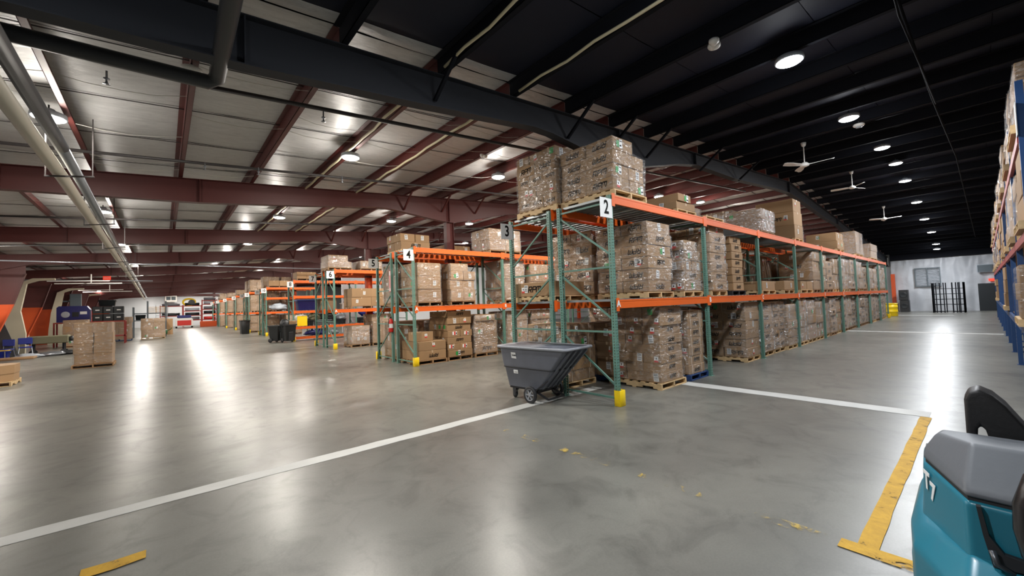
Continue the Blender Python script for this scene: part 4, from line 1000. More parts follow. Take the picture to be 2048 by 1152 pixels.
put('bin_body', bevel(MB().loft([[(-.4, -.4, 0), (.4, -.4, 0), (.4, .4, 0), (-.4, .4, 0)], [(-.46, -.46, 1.15), (.46, -.46, 1.15), (.46, .46, 1.15), (-.46, .46, 1.15)], [(-.4, -.4, 1.15), (.4, -.4, 1.15), (.4, .4, 1.15), (-.4, .4, 1.15)], [(-.35, -.35, .1), (.35, -.35, .1), (.35, .35, .1), (-.35, .35, .1)]]).mesh('bin_body', 'black_plastic', fix=True), .01, 1), t)
put('rim', MB().box(-.49, -.49, 1.1, .49, -.44, 1.17).box(-.49, .44, 1.1, .49, .49, 1.17).box(-.49, -.44, 1.1, -.44, .44, 1.17).box(.44, -.44, 1.1, .49, .44, 1.17).mesh('rim', 'black_plastic'), t)
# extinguisher and sign on rack 5 inner post
t = thing('fire_extinguisher', 'red fire extinguisher hung on the rack post between signs 4 and 5', 'extinguisher', (5.78, 12.98, 1.0))
put('cylinder', MB().lathe([(.001, 0), (.07, .0), (.08, .03), (.08, .36), (.05, .43), (.02, .45), (.02, .47)], 16).mesh('cylinder', 'red_plastic', smooth=True), t)
put('instruction_label', MB().lathe([(.0815, .14), (.0815, .28)], 16).mesh('instruction_label', 'white_paper', smooth=True), t)
put('valve_handle', MB().box(-.02, -.02, .46, .02, .02, .5).box(-.1, -.012, .5, .03, .012, .515).box(-.1, -.012, .54, .03, .012, .55).mesh('valve_handle', 'black_plastic'), t)
put('hose', MB().tube([(-.02, 0, .49), (-.09, -.04, .44), (-.1, -.04, .3), (-.09, -.03, .16)], .01, 6).mesh('hose', 'rubber'), t)
t = thing('extinguisher_sign', 'tall white and red sign plate above the fire extinguisher', 'sign', (5.79, 13.0, 2.35))
put('sign_plate', MB().box(-.003, -.06, 0, .003, .06, .72).mesh('sign_plate', 'white_paper'), t)
put('red_border', MB().box(-.005, -.06, .0, -.003, -.045, .72).box(-.005, .045, 0, -.003, .06, .72).box(-.005, -.045, .7, -.003, .045, .72).box(-.005, -.045, 0, -.003, .045, .02).box(-.005, -.02, .12, -.003, .02, .55).mesh('red_border', 'red_print'), t)

# ------------------------------------------------------------------ tilt cart (built, origin at body centre on floor)
t = thing('tilt_cart', 'grey plastic tilt cart with sloped front parked before rack 2', 'cart', (5.44, 5.49, 0), .1); t.scale = (.97, .945, 1)
def ring(hw, ya, yb, z, r_=.06, n=4):
    pts = []
    for cx, cy, a0 in ((hw - r_, yb - r_, 0), (-hw + r_, yb - r_, 90), (-hw + r_, ya + r_, 180), (hw - r_, ya + r_, 270)):
        for k in range(n + 1):
            a = math.radians(a0 + 90 * k / n); pts.append((cx + r_ * math.cos(a), cy + r_ * math.sin(a), z))
    return pts
# y: +.82 = upright back end, -.85 = pouring lip
bodyr = [ring(.30, -.14, .70, .24, .07), ring(.345, -.50, .765, .60, .07), ring(.36, -.50, .775, .615, .07), ring(.365, -.53, .78, .64, .07), ring(.40, -.84, .83, .965, .07), ring(.445, -.90, .875, .975, .08), ring(.45, -.905, .88, 1.0, .08), ring(.44, -.895, .87, 1.018, .08), ring(.395, -.83, .82, 1.01, .07), ring(.37, -.8, .79, .96, .07), ring(.33, -.46, .74, .62, .07), ring(.28, -.12, .67, .27, .07)]
me = MB().loft(bodyr[:5], cap=False).loft(bodyr[8:], cap=True).mesh('cart_body', 'plastic_grey', smooth=True, fix=False)
put('cart_body', me, t)
put('rim', MB().loft(bodyr[4:9], cap=False).mesh('rim', 'rim_worn', smooth=True), t, label='pale worn rolled rim')
for x in (-.27, -.09, .09, .27):
    put('rib', MB().bar((x * .85, -.16, .25), (x, -.86, .955), .05, .035).mesh('rib', 'plastic_grey'), t)
put('step_moulding', MB().loft([ring(.352, -.505, .772, .595, .07), ring(.368, -.52, .785, .607, .07), ring(.355, -.505, .775, .622, .07)], cap=False).mesh('step_moulding', 'black_plastic', smooth=True), t)
put('chassis', MB().box(-.28, -.12, .2, .28, .66, .24).bar((-.24, .05, .2), (-.24, -.3, .07), .03, .03).bar((.24, .05, .2), (.24, -.3, .07), .03, .03).bar((-.24, -.3, .07), (.24, -.3, .07), .03, .03).bar((-.3, -.35, .42), (-.3, -.02, .2), .02, .02).mesh('chassis', 'rubber'), t)
put('axle', MB().tube([(-.44, .0, .15), (.44, .0, .15)], .015, 8).bar((-.25, 0, .15), (-.25, 0, .24), .06, .03).bar((.25, 0, .15), (.25, 0, .24), .06, .03).mesh('axle', 'caster_steel'), t)
tyre = MB().lathe([(.105, -.03), (.14, -.035), (.152, -.02), (.154, 0), (.152, .02), (.14, .035), (.105, .03)], 28, axis='x')
tyre_me = tyre.mesh('tyre', 'rubber', smooth=True)
hub = MB().lathe([(.108, -.028), (.1, -.03), (.095, -.012), (.09, -.01), (.09, .01), (.1, .03), (.108, .028)], 28, axis='x')
hub.lathe([(.001, -.034), (.026, -.034), (.03, -.02), (.03, .02), (.001, .034)], 14, axis='x')
for k in range(6):
    a = k * PI / 3; hub.bar((-.012, .02 * math.cos(a), .02 * math.sin(a)), (-.012, .1 * math.cos(a), .1 * math.sin(a)), .022, .02, up=(1, 0, 0))
hub_me = hub.mesh('wheel_hub', 'wheel_grey')
for sx in (-1, 1):
    wl = put('wheel', tyre_me, t, (sx * .41, 0, .154)); put('wheel_hub', hub_me, wl, label='light grey spoked hub')
for sx in (-1, 1):
    cs = put('caster', MB().box(-.045, -.045, .16, .045, .045, .2).box(-.035, -.02, .05, -.028, .05, .165).box(.028, -.02, .05, .035, .05, .165).mesh('caster', 'caster_steel'), t, (sx * .22, .56, 0))
    put('caster_wheel', MB().lathe([(.001, -.02), (.045, -.02), (.055, 0), (.045, .02), (.001, .02)], 18, (0, .02, .056), 'x').mesh('caster_wheel', 'rubber', smooth=True), cs)
st = put('sticker', MB().add([(0, -.06, -.06), (0, .07, -.055), (0, .075, .06), (0, -.05, .055)], [(0, 1, 2, 3)]).mesh('sticker', 'white_paper', fix=True), t, (-.393, .42, .84), (0, -.12, 0), label='white paper note reading TRASH')
put('sticker_text', text_mesh('TRASH', .036, .0015, 'ink'), st, (-.002, 0, 0), FACE_NX)
st = put('sticker', MB().add([(0, -.06, -.035), (0, .06, -.035), (0, .06, .035), (0, -.06, .035)], [(0, 1, 2, 3)]).mesh('sticker', 'white_paper', fix=True), t, (-.35, .42, .53), (0, -.12, 0), label='small white label lower on the side')
put('label_lines', MB().box(-.002, -.05, -.012, -.001, .03, -.004).mesh('label_lines', 'ink'), st)

# ------------------------------------------------------------------ floor scrubber at lower right
t = thing('floor_scrubber', 'teal ride-on floor scrubber with grey hood and black seat', 'scrubber', (2.4, -.1, 0))
S = lambda x, y, z: (x - 2.4, y + .1, z)
def outline(z, L, C, xr, yR=-.52, front=3.9, yl=None):
    """plan ring: front-left, left, chamfer point L, rear corner C, rear right, front-right"""
    yl = yl if yl is not None else L[1] + .015
    return [S(front, yl, z), S(L[0] + .25, yl, z), S(L[0], L[1], z), S(C[0], C[1], z), S(xr, -.38, z), S(xr + .12, yR, z), S(front, yR, z)]
body = MB().loft([outline(.12, (2.62, .28), (2.25, .11), 2.25, front=3.3), outline(.62, (2.62, .28), (2.25, .11), 2.25, front=3.3), outline(.70, (2.72, .25), (2.33, .095), 2.31, front=3.05), outline(.8, (2.74, .24), (2.35, .09), 2.32, front=3.05), outline(1.0, (2.75, .232), (2.35, .09), 2.32, front=3.05)])
put('tank_body', bevel(body.mesh('tank_body', 'teal', fix=True), .02, 3, 12), t)
put('seam_gasket', MB().loft([outline(.996, (2.76, .224), (2.365, .083), 2.335, front=3.03), outline(1.014, (2.76, .224), (2.365, .083), 2.335, front=3.03)]).mesh('seam_gasket', 'rubber', fix=True), t)
def outz(L, C, xr, yR, front, zl, zc, zf):
    return [S(front, L[1] * .93, zf), S(L[0], L[1], zl), S(C[0], C[1], zc), S(xr, yR, zc), S(front, yR, zf)]
hood = MB().loft([outz((2.75, .232), (2.35, .09), 2.32, -.52, 3.05, 1.014, 1.014, 1.014), outz((2.765, .228), (2.362, .09), 2.333, -.52, 3.05, 1.05, 1.05, 1.05), outz((2.85, .185), (2.49, .072), 2.47, -.46, 3.0, 1.122, 1.19, 1.108)])
put('hood', bevel(hood.mesh('hood', 'hood_grey', fix=True), .018, 3, 18), t)
seat = MB().prism([(.095, 1.07), (.095, 1.26), (.08, 1.3), (.045, 1.318), (.0, 1.295), (-.04, 1.25), (-.1, 1.15), (-.13, 1.07), (.02, 1.07), (.03, 1.12), (.045, 1.14), (.055, 1.12), (.058, 1.07)], -.06, .1, 'x')
seat.v = [(v[0] + 3.1 - 2.4, v[1] + .1, v[2]) for v in seat.v]
put('arm_rest', bevel(seat.mesh('arm_rest', 'seat_vinyl', fix=True), .016, 3, 30), t)
put('seat_base', bevel(MB().box(.72, -.35, .8, 1.1, .12, 1.06).mesh('seat_base', 'seat_vinyl', fix=True), .04, 3), t)
put('squeegee_hose', MB().tube([S(2.21, -.5, 1.16), S(2.2, -.25, 1.19), S(2.2, -.15, 1.2), S(2.2, -.09, 1.16), S(2.19, -.068, 1.08), S(2.19, -.066, 1.0), S(2.2, -.078, .92), S(2.2, -.12, .85), S(2.21, -.2, .81), S(2.22, -.4, .8)], .045, 16).mesh('squeegee_hose', 'hose_black', smooth=True), t)
put('drain_recess', MB().prism([(.062, 1.0), (.05, 1.0), (.035, .9), (.0, .845), (-.05, .84), (-.05, .8), (.03, .79), (.05, .9)], -.012, .012, 'x').mesh('drain_recess', 'rubber', fix=True), t, S(2.325, 0, 0))
put('rear_latch', MB().tube([S(2.29, .03, .86), S(2.28, .02, .82), S(2.28, -.02, .8)], .01, 8).mesh('rear_latch', 'caster_steel', smooth=True), t)
put('side_pod', bevel(MB().loft([[S(3.3, .3, z), S(2.75, .29, z), S(2.5, .262, z), S(2.18, .1, z), S(2.18, -.3, z), S(3.3, -.3, z)] for z in (.1, .7)] + [[S(3.3, .28, .76), S(2.85, .27, .76), S(2.62, .24, .76), S(2.34, .085, .8), S(2.34, -.3, .8), S(3.3, -.3, .76)]]).mesh('side_pod', 'teal', fix=True), .025, 3, 20), t)
for x, y in ((2.75, .24), (2.75, -.4), (3.6, -.1)):
    put('wheel', MB().lathe([(.001, -.04), (.11, -.04), (.12, 0), (.11, .04), (.001, .04)], 20, S(x, y, .12), 'y').mesh('wheel', 'rubber', smooth=True), t)
put('control_panel', MB().box(1.15, -.35, .6, 1.3, .05, 1.0).mesh('control_panel', 'black_plastic'), t)
# model lettering on the chamfer facet
ang = math.atan2(.09 - .236, 2.34 - 2.78)
a, b_ = Vector((2.35, .09, 0)), Vector((2.75, .236, 0)); dr = (a - b_).normalized()      # reading direction: away-left to near-right
nrm = Vector((dr.y, -dr.x, 0)); nrm = nrm if nrm.x < 0 else -nrm
mrot = Matrix((dr, Vector((0, 0, 1)), dr.cross(Vector((0, 0, 1))))).transposed()
for ch, u, z in (('T', .065, .93), ('7', .128, .9)):
    pos = b_ + dr * u + Vector((0, 0, z)) + nrm * .006
    put('lettering', text_mesh(ch, .11, .004, 'white_paper'), t, S(*pos), mrot.to_euler(), label='white %s of the T7 lettering' % ch)

# ------------------------------------------------------------------ blue rack, right side of the aisle
PB = [12.2, 15.0, 17.8, 20.6, 23.4, 26.2, 29.0, 31.8, 34.6, 37.4]
YB = -.47
t = thing('pallet_rack', 'tall blue pallet rack along the right side of the aisle', 'rack', (0, 0, 0))
for px in [9.3] + PB:
    fr = D.objects.new('upright_frame', None); COL.objects.link(fr); fr.parent = t; fr.location = (px, YB, 0)
    for yy, rz in ((0, PI), (-1.1, 0)): put('post', cpost(4.75, 'blue_steel'), fr, (0, yy, 0), (0, 0, rz))
    for z in (.3, 1.5, 2.7, 3.9): put('cross_brace', MB().box(-.016, -1.06, -.016, .016, -.04, .016).mesh('cross_brace', 'blue_steel'), fr, (0, 0, z))
    for z in (.3, 1.5, 2.7): put('diagonal_brace', MB().bar((0, -1.06, 1.1), (0, -.04, .1), .03, .03).mesh('diagonal_brace', 'blue_steel'), fr, (0, 0, z))
for z, mm in ((2.6, 'dark_red_rack'), (1.1, 'blue_steel'), (4.0, 'dark_red_rack')):
    for a, b_ in zip([9.3] + PB, PB):
        for yy in (YB + .03, YB - 1.13):
            put('beam', MB().box(0, -.022, -.13, b_ - a - .08, .022, 0).mesh('beam', mm), t, (a + .04, yy, z))
        put('deck_board', MB().box(0, -1.08, 0, b_ - a - .1, -.02, .018).mesh('deck_board', 'wood_brown'), t, (a + .05, YB, z + .001))
put('number_sign', MB().box(-.1, -.004, -.24, .1, .004, .24).mesh('number_sign', 'white_paper'), t, (9.3, YB + .05, 4.2), label='blank white plate on the blue post')
for b_, (a, c) in enumerate(zip([9.3] + PB, PB)):
    for lv, z in (('lower', 1.12), ('middle', 2.62), ('top', 4.02)):
        for k in range(2):
            r2 = random.Random(b_ * 9 + k + int(z * 3))
            if lv == 'lower' and (b_, k) not in ((0, 1), (3, 0), (7, 1)): continue
            if lv == 'middle' and (b_ * 2 + k) in (5, 8, 13): continue
            wd = (c - a - .2) / 2; n = 3 if lv != 'top' else 4; hh = (r2.choice([.9, 1.1]) if lv != 'top' else r2.choice([.7, .9, 1.0])) / n
            nm = ['first', 'second', 'third', 'fourth', 'fifth', 'sixth', 'seventh', 'eighth', 'ninth', 'tenth'][b_]
            load('carton load on the blue rack, %s level, %s bay, %s side' % (lv, nm, ['near', 'far'][k]), a + .1 + k * wd, YB - 1.08, z + .02, wd - .1, 1.12 + (.05 if lv == 'lower' else 0), lay(n, hh, 1, 1, 's'), r2.choice([0, 1]), 'wood', 0, pd=1.25 if lv == 'lower' or k == 0 else 1.1)

# ------------------------------------------------------------------ far right end of the aisle
t = thing('wall_fan', 'grey louvred vent panel on the white vinyl wall', 'vent', (47.8, 3.0, 2.02))
put('vent_frame', MB().box(0, -.75, 0, .12, .75, .06).box(0, -.75, 1.5, .12, .75, 1.56).box(0, -.75, .06, .12, -.69, 1.5).box(0, .69, .06, .12, .75, 1.5).box(0, -.03, .06, .12, .03, 1.5).mesh('vent_frame', 'box_grey'), t)
for k in range(12):
    for yy in (-.36, .36): put('louvre', MB().bar((.05, yy - .33, .13 + k * .12), (.05, yy + .33, .13 + k * .12), .1, .012, up=(.5, 0, 1)).mesh('louvre', 'pale_grey'), t)
t = thing('wire_cage', 'tall black barred steel cage standing before the white wall', 'cage', (44.6, 1.8, 0))
for side, (xa, ya, xb, yb) in enumerate(((0, .8, .7, .75), (0, -.8, .7, -.85), (.7, .75, .7, -.85), (0, .8, 0, .2), (0, -.25, 0, -.8))):
    mb = MB(); n = 5 if side < 3 else 3
    for k in range(n + 1):
        x, y = xa + (xb - xa) * k / n, ya + (yb - ya) * k / n; mb.box(x - .03, y - .03, 0, x + .03, y + .03, 2.25)
    for z in (.08, .6, 1.0, 1.4, 1.8): mb.bar((xa, ya, z), (xb, yb, z), .03, .04)
    put('barred_panel', mb.mesh('barred_panel', 'black_paint'), t)
t = thing('drum', 'yellow plastic barrel at the far end of rack 2', 'barrel', (38.9, 4.35, 0)); t.scale = (1, 1, .76)
put('drum_body', MB().lathe([(.001, 0), (.34, 0), (.36, .05), (.36, .4), (.38, .43), (.36, .46), (.36, .8), (.38, .83), (.36, .86), (.35, 1.15), (.001, 1.17)], 24).mesh('drum_body', 'yellow', smooth=True), t)
put('lid', MB().lathe([(.37, 1.12), (.38, 1.15), (.37, 1.19), (.001, 1.2)], 24).mesh('lid', 'yellow', smooth=True), t)
for k, (y, z, h) in enumerate(((4.35, 0, .95), (4.38, .96, .85))):
    t = thing('speaker_cabinet', ['lower black cabinet beside the yellow barrel', 'upper black cabinet stacked on another near the barrel'][k], 'cabinet', (46.8, y, z))
    put('cabinet_body', MB().cbox(-.4, -.28, 0, .4, .28, h, .02).mesh('cabinet_body', 'black_plastic'), t)
    put('grille', MB().lathe([(.22, -.02), (.2, -.03), (.001, -.01)], 20, (-.4, 0, h / 2), 'x').mesh('grille', 'dark_bin'), t)
t = put('door_1', MB().box(47.85, -.65, 0, 47.95, .3, 2.1).mesh('door_1', 'dark_bin'), kind='structure', label='dark doorway at the right of the white wall')
put('exit_sign', MB().cbox(-.05, -.25, 0, .05, .25, .2, .01).mesh('exit_sign', 'exit_red'), loc=(47.8, -.5, 2.25), label='small red sign over the dark doorway', cat='sign')
put('trim_4', MB().box(47.6, 4.95, 0, 47.9, 5.2, 3.2).mesh('trim_4', 'orange_column'), kind='structure', label='orange column at the corner of the vinyl wall')
t = thing('wall_cabinet', 'small grey box mounted on the white wall at right', 'box', (47.7, -.1, 2.95))
put('cabinet_body', MB().cbox(-.1, -.4, 0, .1, .4, .6, .02).mesh('cabinet_body', 'pale_grey'), t); put('cabinet_front', MB().cbox(-.12, -.36, .04, -.1, .36, .56, .005).mesh('cabinet_front', 'box_grey'), t)

# ------------------------------------------------------------------ left side of the hall
load('lone wrapped pallet of eight large cartons on open floor', -2.46, 21.5, 0, 1.02, .95, [(.38, 2, 1, '')] * 4, 1, 'wood_brown', 1, pw=1.1, pd=1.1)
t = thing('pallet_load', 'low octagonal carton on pallet at the left edge', 'pallet load', (-3.75, 18.3, 0))
pallet(1.1, 1.1, 'wood', t, (0, 0, 0), 2)
oc = lambda s_, z: [(s_ * a, s_ * b_, z) for a, b_ in ((.55, .3), (.3, .55), (-.3, .55), (-.55, .3), (-.55, -.3), (-.3, -.55), (.3, -.55), (.55, -.3))]
put('octagonal_carton', MB().loft([oc(1, .126), oc(1, .34)]).mesh('octagonal_carton', 'cardboard', fix=True), t)
put('carton_lid', MB().loft([oc(1.02, .34), oc(1.02, .58)]).mesh('carton_lid', 'cardboard', fix=True), t)
load('wrapped pallet of cartons with blue pallet, left aisle front', -3.25, 42.6, 0, 1.45, 1.1, [(.42, 2, 1, 's')] * 4, 1, 'pallet_blue', 1)
load('wrapped pallet of cartons behind the green machine', -1.3, 42.9, 0, 1.45, 1.1, [(.3, 2, 1, 's')] * 5, 1, 'wood', 1)
load('pale wrapped carton stack beside the tool cart', -4.75, 37.6, 0, 1.1, 1.0, [(.4, 1, 1, 's')] * 4, 1, 'wood', 1)
for k, (x, y, h) in enumerate(((-.1, 50.5, 1.55), (.45, 50.9, 1.5))):
    put('cardboard_box', carton_mesh(.55, .6, h), loc=(x, y, 0), label=['left', 'right'][k] + ' tall brown carton standing past the wrapped pallets', cat='box')
t = thing('cylinder_machine', 'small green machine on wheels by the wrapped pallets', 'machine', (-.05, 44.6, 0))
put('machine_body', MB().lathe([(.001, -.35), (.2, -.33), (.24, 0), (.2, .33), (.001, .35)], 14, (0, 0, .45), 'x').mesh('machine_body', 'green_machine', smooth=True), t)
for y in (-.25, .25): put('wheel', MB().lathe([(.001, -.04), (.17, -.04), (.17, .04), (.001, .04)], 14, (.1, y, .17), 'y').mesh('wheel', 'rubber'), t)
put('handle', MB().tube([(.3, 0, .5), (.6, 0, .7), (.6, 0, .8)], .03, 6).mesh('handle', 'green_machine'), t)
# red low racking with blue machine and black bins on it
t = thing('steel_workbench', 'low dark red steel rack carrying the blue machine and black bins', 'rack', (-5.3, 39, 0))
for x in (0, 1.7, 3.3):
    for y in (0, 1.0): put('leg', MB().box(x - .04, y - .04, 0, x + .04, y + .04, 1.5).mesh('leg', 'dark_red_rack'), t)
for z in (.5, 1.5): put('shelf', MB().box(-.04, -.04, z, 3.34, 1.04, z + .08).mesh('shelf', 'dark_red_rack'), t)
t = thing('industrial_machine', 'dark blue cabinet machine with a pale round emblem', 'machine', (-4.45, 39.2, 1.59))
put('machine_body', MB().prism([(-.75, 0), (.75, 0), (.75, .8), (.6, 1.05), (-.65, 1.05), (-.75, .95)], -.2, .7).mesh('machine_body', 'navy', fix=True), t)
put('emblem', MB().lathe([(.2, -.22), (.14, -.23), (.001, -.235)], 16, (-.35, 0, .5), 'y').mesh('emblem', 'pale_grey'), t)
put('label_plate', MB().box(.3, -.22, .5, .62, -.2, .68).mesh('label_plate', 'white_paper'), t)
put('display', MB().box(-.05, -.22, .35, .25, -.2, .65).mesh('display', 'dark_bin'), t)
k = 0
for z in (1.59, 2.09):
    for i in range(3):
        b2 = thing('parts_bin', '%s row black parts bin, %s of three, beside the blue machine' % (['lower', 'upper'][z > 2], ['left', 'middle', 'right'][i]), 'bin', (-3.35 + i * .52, 39.3, z))
        put('bin_body', MB().cbox(-.25, -.2, 0, .25, .4, .48, .02).mesh('bin_body', 'dark_bin'), b2)
        put('bin_label', MB().box(-.1, -.215, .2, .1, -.2, .27).mesh('bin_label', 'white_paper'), b2)
tote(-2.9, 39.5, 2.6, .9, .6, .42, 'dark_bin', None, 'green-black tub on top of the parts bins')
# bench behind with pallets
t = thing('stock_rack', 'grey stock rack with upright posts behind the wrapped pallets', 'rack', (-1.9, 47, 0))
for x in (0, .9, 2.1): 
    for y in (0, .9): put('post', MB().box(x - .05, y - .05, 0, x + .05, y + .05, 3.1 if x else 2.6).mesh('post', 'box_grey'), t)
for z in (1.4, 2.0): put('shelf', MB().box(0, 0, z, 2.1, .9, z + .08).mesh('shelf', 'box_grey'), t)
for k in range(4): pallet(1.2, 1.0, 'wood', None, (-.45, 47.5, 2.085 + k * .127), 1, name='pallet', label='%s wooden pallet of the pile on the grey stock rack' % ['lowest', 'second', 'third', 'topmost'][k], cat='pallet')
tote(-1.45, 47.4, 1.49, .7, .6, .45, 'dark_bin', None, 'dark tub on the grey stock rack shelf')
# leaning panels, chairs, tool cart, cartons at the left wall
for k in range(3):
    put('leaning_panel', MB().cbox(-.35, -.03, 0, .35, .03, 2.05, .01).mesh('leaning_panel', 'black_plastic'), loc=(-6.25 + k * .28, 31.6 - .3 * k, .02), rot=(-.2, -.28, .2), label='%s glossy black panel leaning by the orange column' % ['rearmost', 'middle', 'frontmost'][k], cat='panel')
def chair(x, y, rz, label):
    t = thing('office_chair', label, 'chair', (x, y, 0), rz)
    put('seat', MB().cbox(-.24, -.24, .42, .24, .24, .47, .02).mesh('seat', 'blue_plastic'), t)
    put('backrest', MB().cbox(-.24, .2, .6, .24, .25, .92, .02).mesh('backrest', 'blue_plastic'), t)
    for sx in (-1, 1):
        for sy in (-1, 1): put('leg', MB().bar((sx * .2, sy * .2, .44), (sx * .25, sy * .26, 0), .025, .025).mesh('leg', 'silver_pipe'), t)
        put('back_upright', MB().bar((sx * .2, .22, .44), (sx * .2, .24, .9), .02, .02).mesh('back_upright', 'silver_pipe'), t)
chair(-5.3, 31.9, .2, 'blue plastic chair with metal legs near the black panels')
chair(-5.75, 30.6, -.5, 'second blue chair partly hidden by leaning panels')
t = thing('tool_cart', 'olive flat cart loaded with gear beside the blue chairs', 'cart', (-4.6, 32.6, 0))
put('platform', MB().cbox(-.75, -.4, .55, .75, .4, .95, .04).mesh('platform', 'olive'), t)
for sx in (-1, 1):
    for sy in (-1, 1): put('wheel', MB().lathe([(.001, -.03), (.11, -.03), (.11, .03), (.001, .03)], 14, (sx * .55, sy * .33, .11), 'y').mesh('wheel', 'rubber'), t)
    put('leg', MB().box(sx * .55 - .03, -.33, .11, sx * .55 + .03, .33, .56).mesh('leg', 'black_paint'), t)
put('gas_bottle', MB().lathe([(.001, -.3), (.13, -.28), (.14, 0), (.13, .28), (.001, .3)], 14, (.85, 0, .75), 'y').mesh('gas_bottle', 'black_plastic', smooth=True), t)
for k, (x, y) in enumerate(((-4.9, 30.2), (-4.2, 30.6), (-3.6, 30.9))):
    lump('cable_heap', x, y, 0, .9, .6, .22, ['pale_grey', 'silver_pipe', 'black_plastic'][k], ['pale film heap on the floor before the tool cart', 'silvery film heap on the floor, centre', 'black cable heap on floor right of the film'][k], 'heap', k + 40)
put('cardboard_box', MB().cbox(-.7, -.35, 0, .7, .35, .1, .02).mesh('flat_carton', 'cardboard'), loc=(-5.3, 29.6, 0), label='flattened brown carton lying at the far left', cat='box')
tote(-6.0, 30.6, 0, .9, .6, .4, 'blue_plastic', 'yellow', 'blue tub with yellow lid on the floor at far left')
for k, (x, y, z, w_) in enumerate(((-5.25, 25.8, 2.72, .5), (-4.95, 44.4, 2.66, .6))):
    t = thing('electrical_panel', ['grey electrical cabinet high on the near left column', 'grey electrical cabinet on the farther left column'][k], 'cabinet', (x, y, z))
    put('cabinet_body', MB().cbox(-w_ / 2, -.15, 0, w_ / 2, .15, 1.0, .015).mesh('cabinet_body', 'box_grey'), t)
    put('cabinet_door', MB().cbox(-w_ / 2 + .03, -.17, .04, w_ / 2 - .03, -.15, .96, .004).mesh('cabinet_door', 'box_grey'), t)
    put('bracket', MB().box(-w_ / 2 - .6, .0, .4, -w_ / 2, .05, .5).mesh('bracket', 'box_grey'), t)
put('notice_board', MB().cbox(-.28, -.01, 0, .28, .01, .8, .004).mesh('notice_board', 'white_paper'), loc=(-6.35, 33.3, 1.6), label='white notice sheet fixed on the cream column', cat='notice')
t = thing('exit_sign', 'red lit EXIT sign under a rafter at left', 'sign', (-3.3, 44.5, 4.75))
put('sign_housing', MB().cbox(-.22, -.03, 0, .22, .03, .28, .01).mesh('sign_housing', 'exit_red'), t)
put('hanging_rod', MB().box(-.15, -.01, .27, -.13, .01, 5.2 - .075 * 3.3 - 4.75).box(.13, -.01, .27, .15, .01, 5.2 - .075 * 3.3 - 4.75).mesh('hanging_rod', 'dark_pipe'), t)
put('sign_text', text_mesh('EXIT', .17, .003, 'white_paper'), t, (0, -.034, .14), FACE_NY)
# forklift / red and white vehicle at the far end
t = thing('utility_truck', 'white and red industrial truck with blue top at far end', 'truck', (2.25, 72, 0))
put('truck_body', MB().prism([(-.95, .25), (.95, .25), (.95, 1.0), (.8, 1.35), (-.8, 1.35), (-.95, 1.0)], 0, 2.2).mesh('truck_body', 'white_plastic', fix=True), t)
put('rear_panel', MB().cbox(-.75, -.06, .35, .75, .0, 1.05, .03).mesh('rear_panel', 'red_plastic'), t)
put('cab_top', MB().cbox(-.75, .1, 1.36, .75, 1.8, 1.75, .06).mesh('cab_top', 'navy'), t)
for sx in (-1, 1): put('wheel', MB().lathe([(.001, -.1), (.26, -.1), (.26, .1), (.001, .1)], 16, (sx * .85, .5, .26), 'x').mesh('wheel', 'rubber'), t)
for sx in (-1, 1): put('tail_lamp', MB().box(sx * .85 - .06, -.03, 1.05, sx * .85 + .06, 0, 1.25).mesh('tail_lamp', 'white_paper'), t)
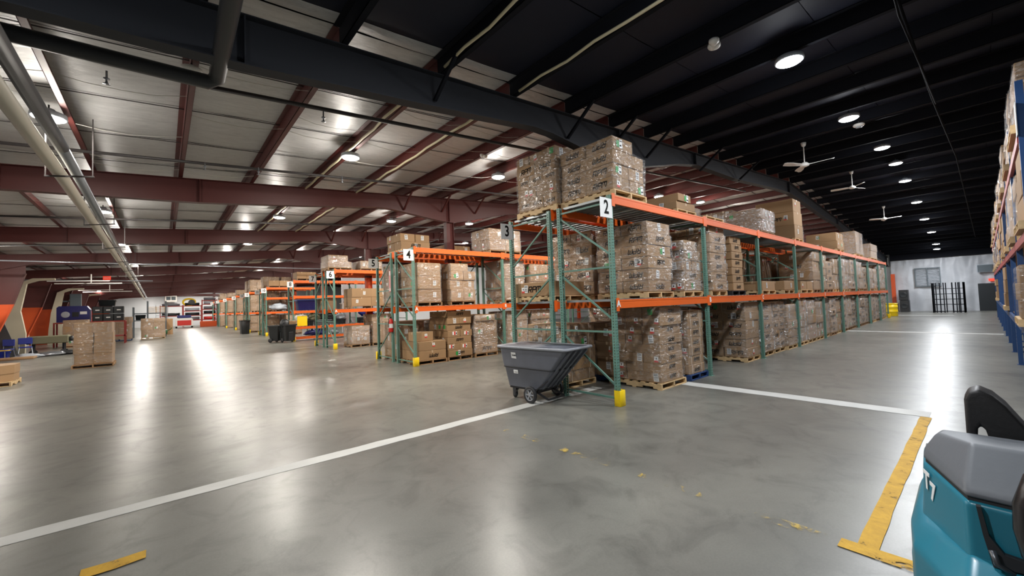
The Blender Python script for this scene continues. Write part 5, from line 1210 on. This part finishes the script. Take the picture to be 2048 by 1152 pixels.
# red shelving along the end wall
for k, (x0, x1, h, zz) in enumerate(((-.3, 2.3, 3.3, (1.7, 3.2)), (2.4, 4.6, 3.3, (1.0, 1.7, 2.4, 3.2)), (4.7, 6.6, 4.1, (1.0, 1.9, 2.6, 3.4, 4.0)))):
    t = thing('shelf_rack', ['red shelving left of the truck at the end wall', 'red shelving behind the truck', 'taller red shelving right of the truck'][k], 'rack', (x0, 80, 0))
    for x in (0, x1 - x0):
        for y in (0, 1): put('post', MB().box(x - .05, y - .05, 0, x + .05, y + .05, h).mesh('post', 'dark_red_rack'), t)
    for z in zz: put('shelf', MB().box(0, 0, z - .12, x1 - x0, 1, z).mesh('shelf', 'dark_red_rack'), t)
    for q, z in enumerate(zz):
        r2 = random.Random(k * 8 + q)
        put('roll', MB().lathe([(.001, 0), (.22, 0), (.22, (x1 - x0) * .8), (.001, (x1 - x0) * .8)], 14, (.2, .5, z + .22), 'x').mesh('roll', r2.choice(['pale_grey', 'grey_tote', 'red_plastic', 'dark_bin']), smooth=True), loc=(x0, 80, 0), label='long roll lying on %s shelf of the %s red shelving' % (['lowest', 'second', 'third', 'fourth', 'fifth'][q], ['left', 'middle', 'right'][k]), cat='roll')
put('steel_crate', MB().cbox(-.95, -.4, 0, .95, .4, .8, .03).mesh('steel_crate', 'orange_web'), loc=(5.0, 73.5, 0), label='orange crate on the floor at the end wall', cat='crate')
t = thing('air_conditioner', 'white window air conditioner high on the end wall', 'air conditioner', (1.0, 85.9, 3.95))
put('unit_body', MB().cbox(-.75, -.5, 0, .75, .1, 1.0, .04).mesh('unit_body', 'white_plastic'), t)
for sx in (-.32, .32): put('grille', MB().box(sx - .26, -.52, .3, sx + .26, -.5, .85).mesh('grille', 'box_grey'), t)
t = thing('hose_reel', 'yellow and black hose coil on top of red shelving', 'hose', (3.1, 80.5, 3.21))
put('hose_coil', MB().tube([(.75 * math.cos(a * PI / 8), 0, .55 + .5 * math.sin(a * PI / 8)) for a in range(17)], .14, 8).mesh('hose_coil', 'yellow', smooth=True), t)
put('reel', MB().lathe([(.001, -.2), (.42, -.2), (.42, .2), (.001, .2)], 16, (.3, 0, .5), 'y').mesh('reel', 'black_plastic'), t)
t = thing('rolling_stairs', 'grey rolling warehouse stairs by the red shelving', 'stairs', (-.55, 55, 0))
for k in range(6): put('tread', MB().box(0, k * .22, .3 + k * .3, .9, k * .22 + .25, .34 + k * .3).mesh('tread', 'pale_grey'), t)
for x in (0, .9): put('side_rail', MB().bar((x, 0, .1), (x, 1.4, 2.1), .04, .06).bar((x, 1.35, 0), (x, 1.35, 2.9), .05, .05).mesh('side_rail', 'pale_grey'), t)
put('trim_5', MB().box(-8, 86.0, 4.9, 8, 86.4, 5.2).box(.2, 86.1, 0, .45, 86.4, 5.1).box(6.6, 86.1, 0, 6.85, 86.4, 5.4).mesh('trim_5', 'red_steel'), kind='structure', label='red girt and posts on the end wall')
print('objects', len(D.objects), 'loads', NL[0])
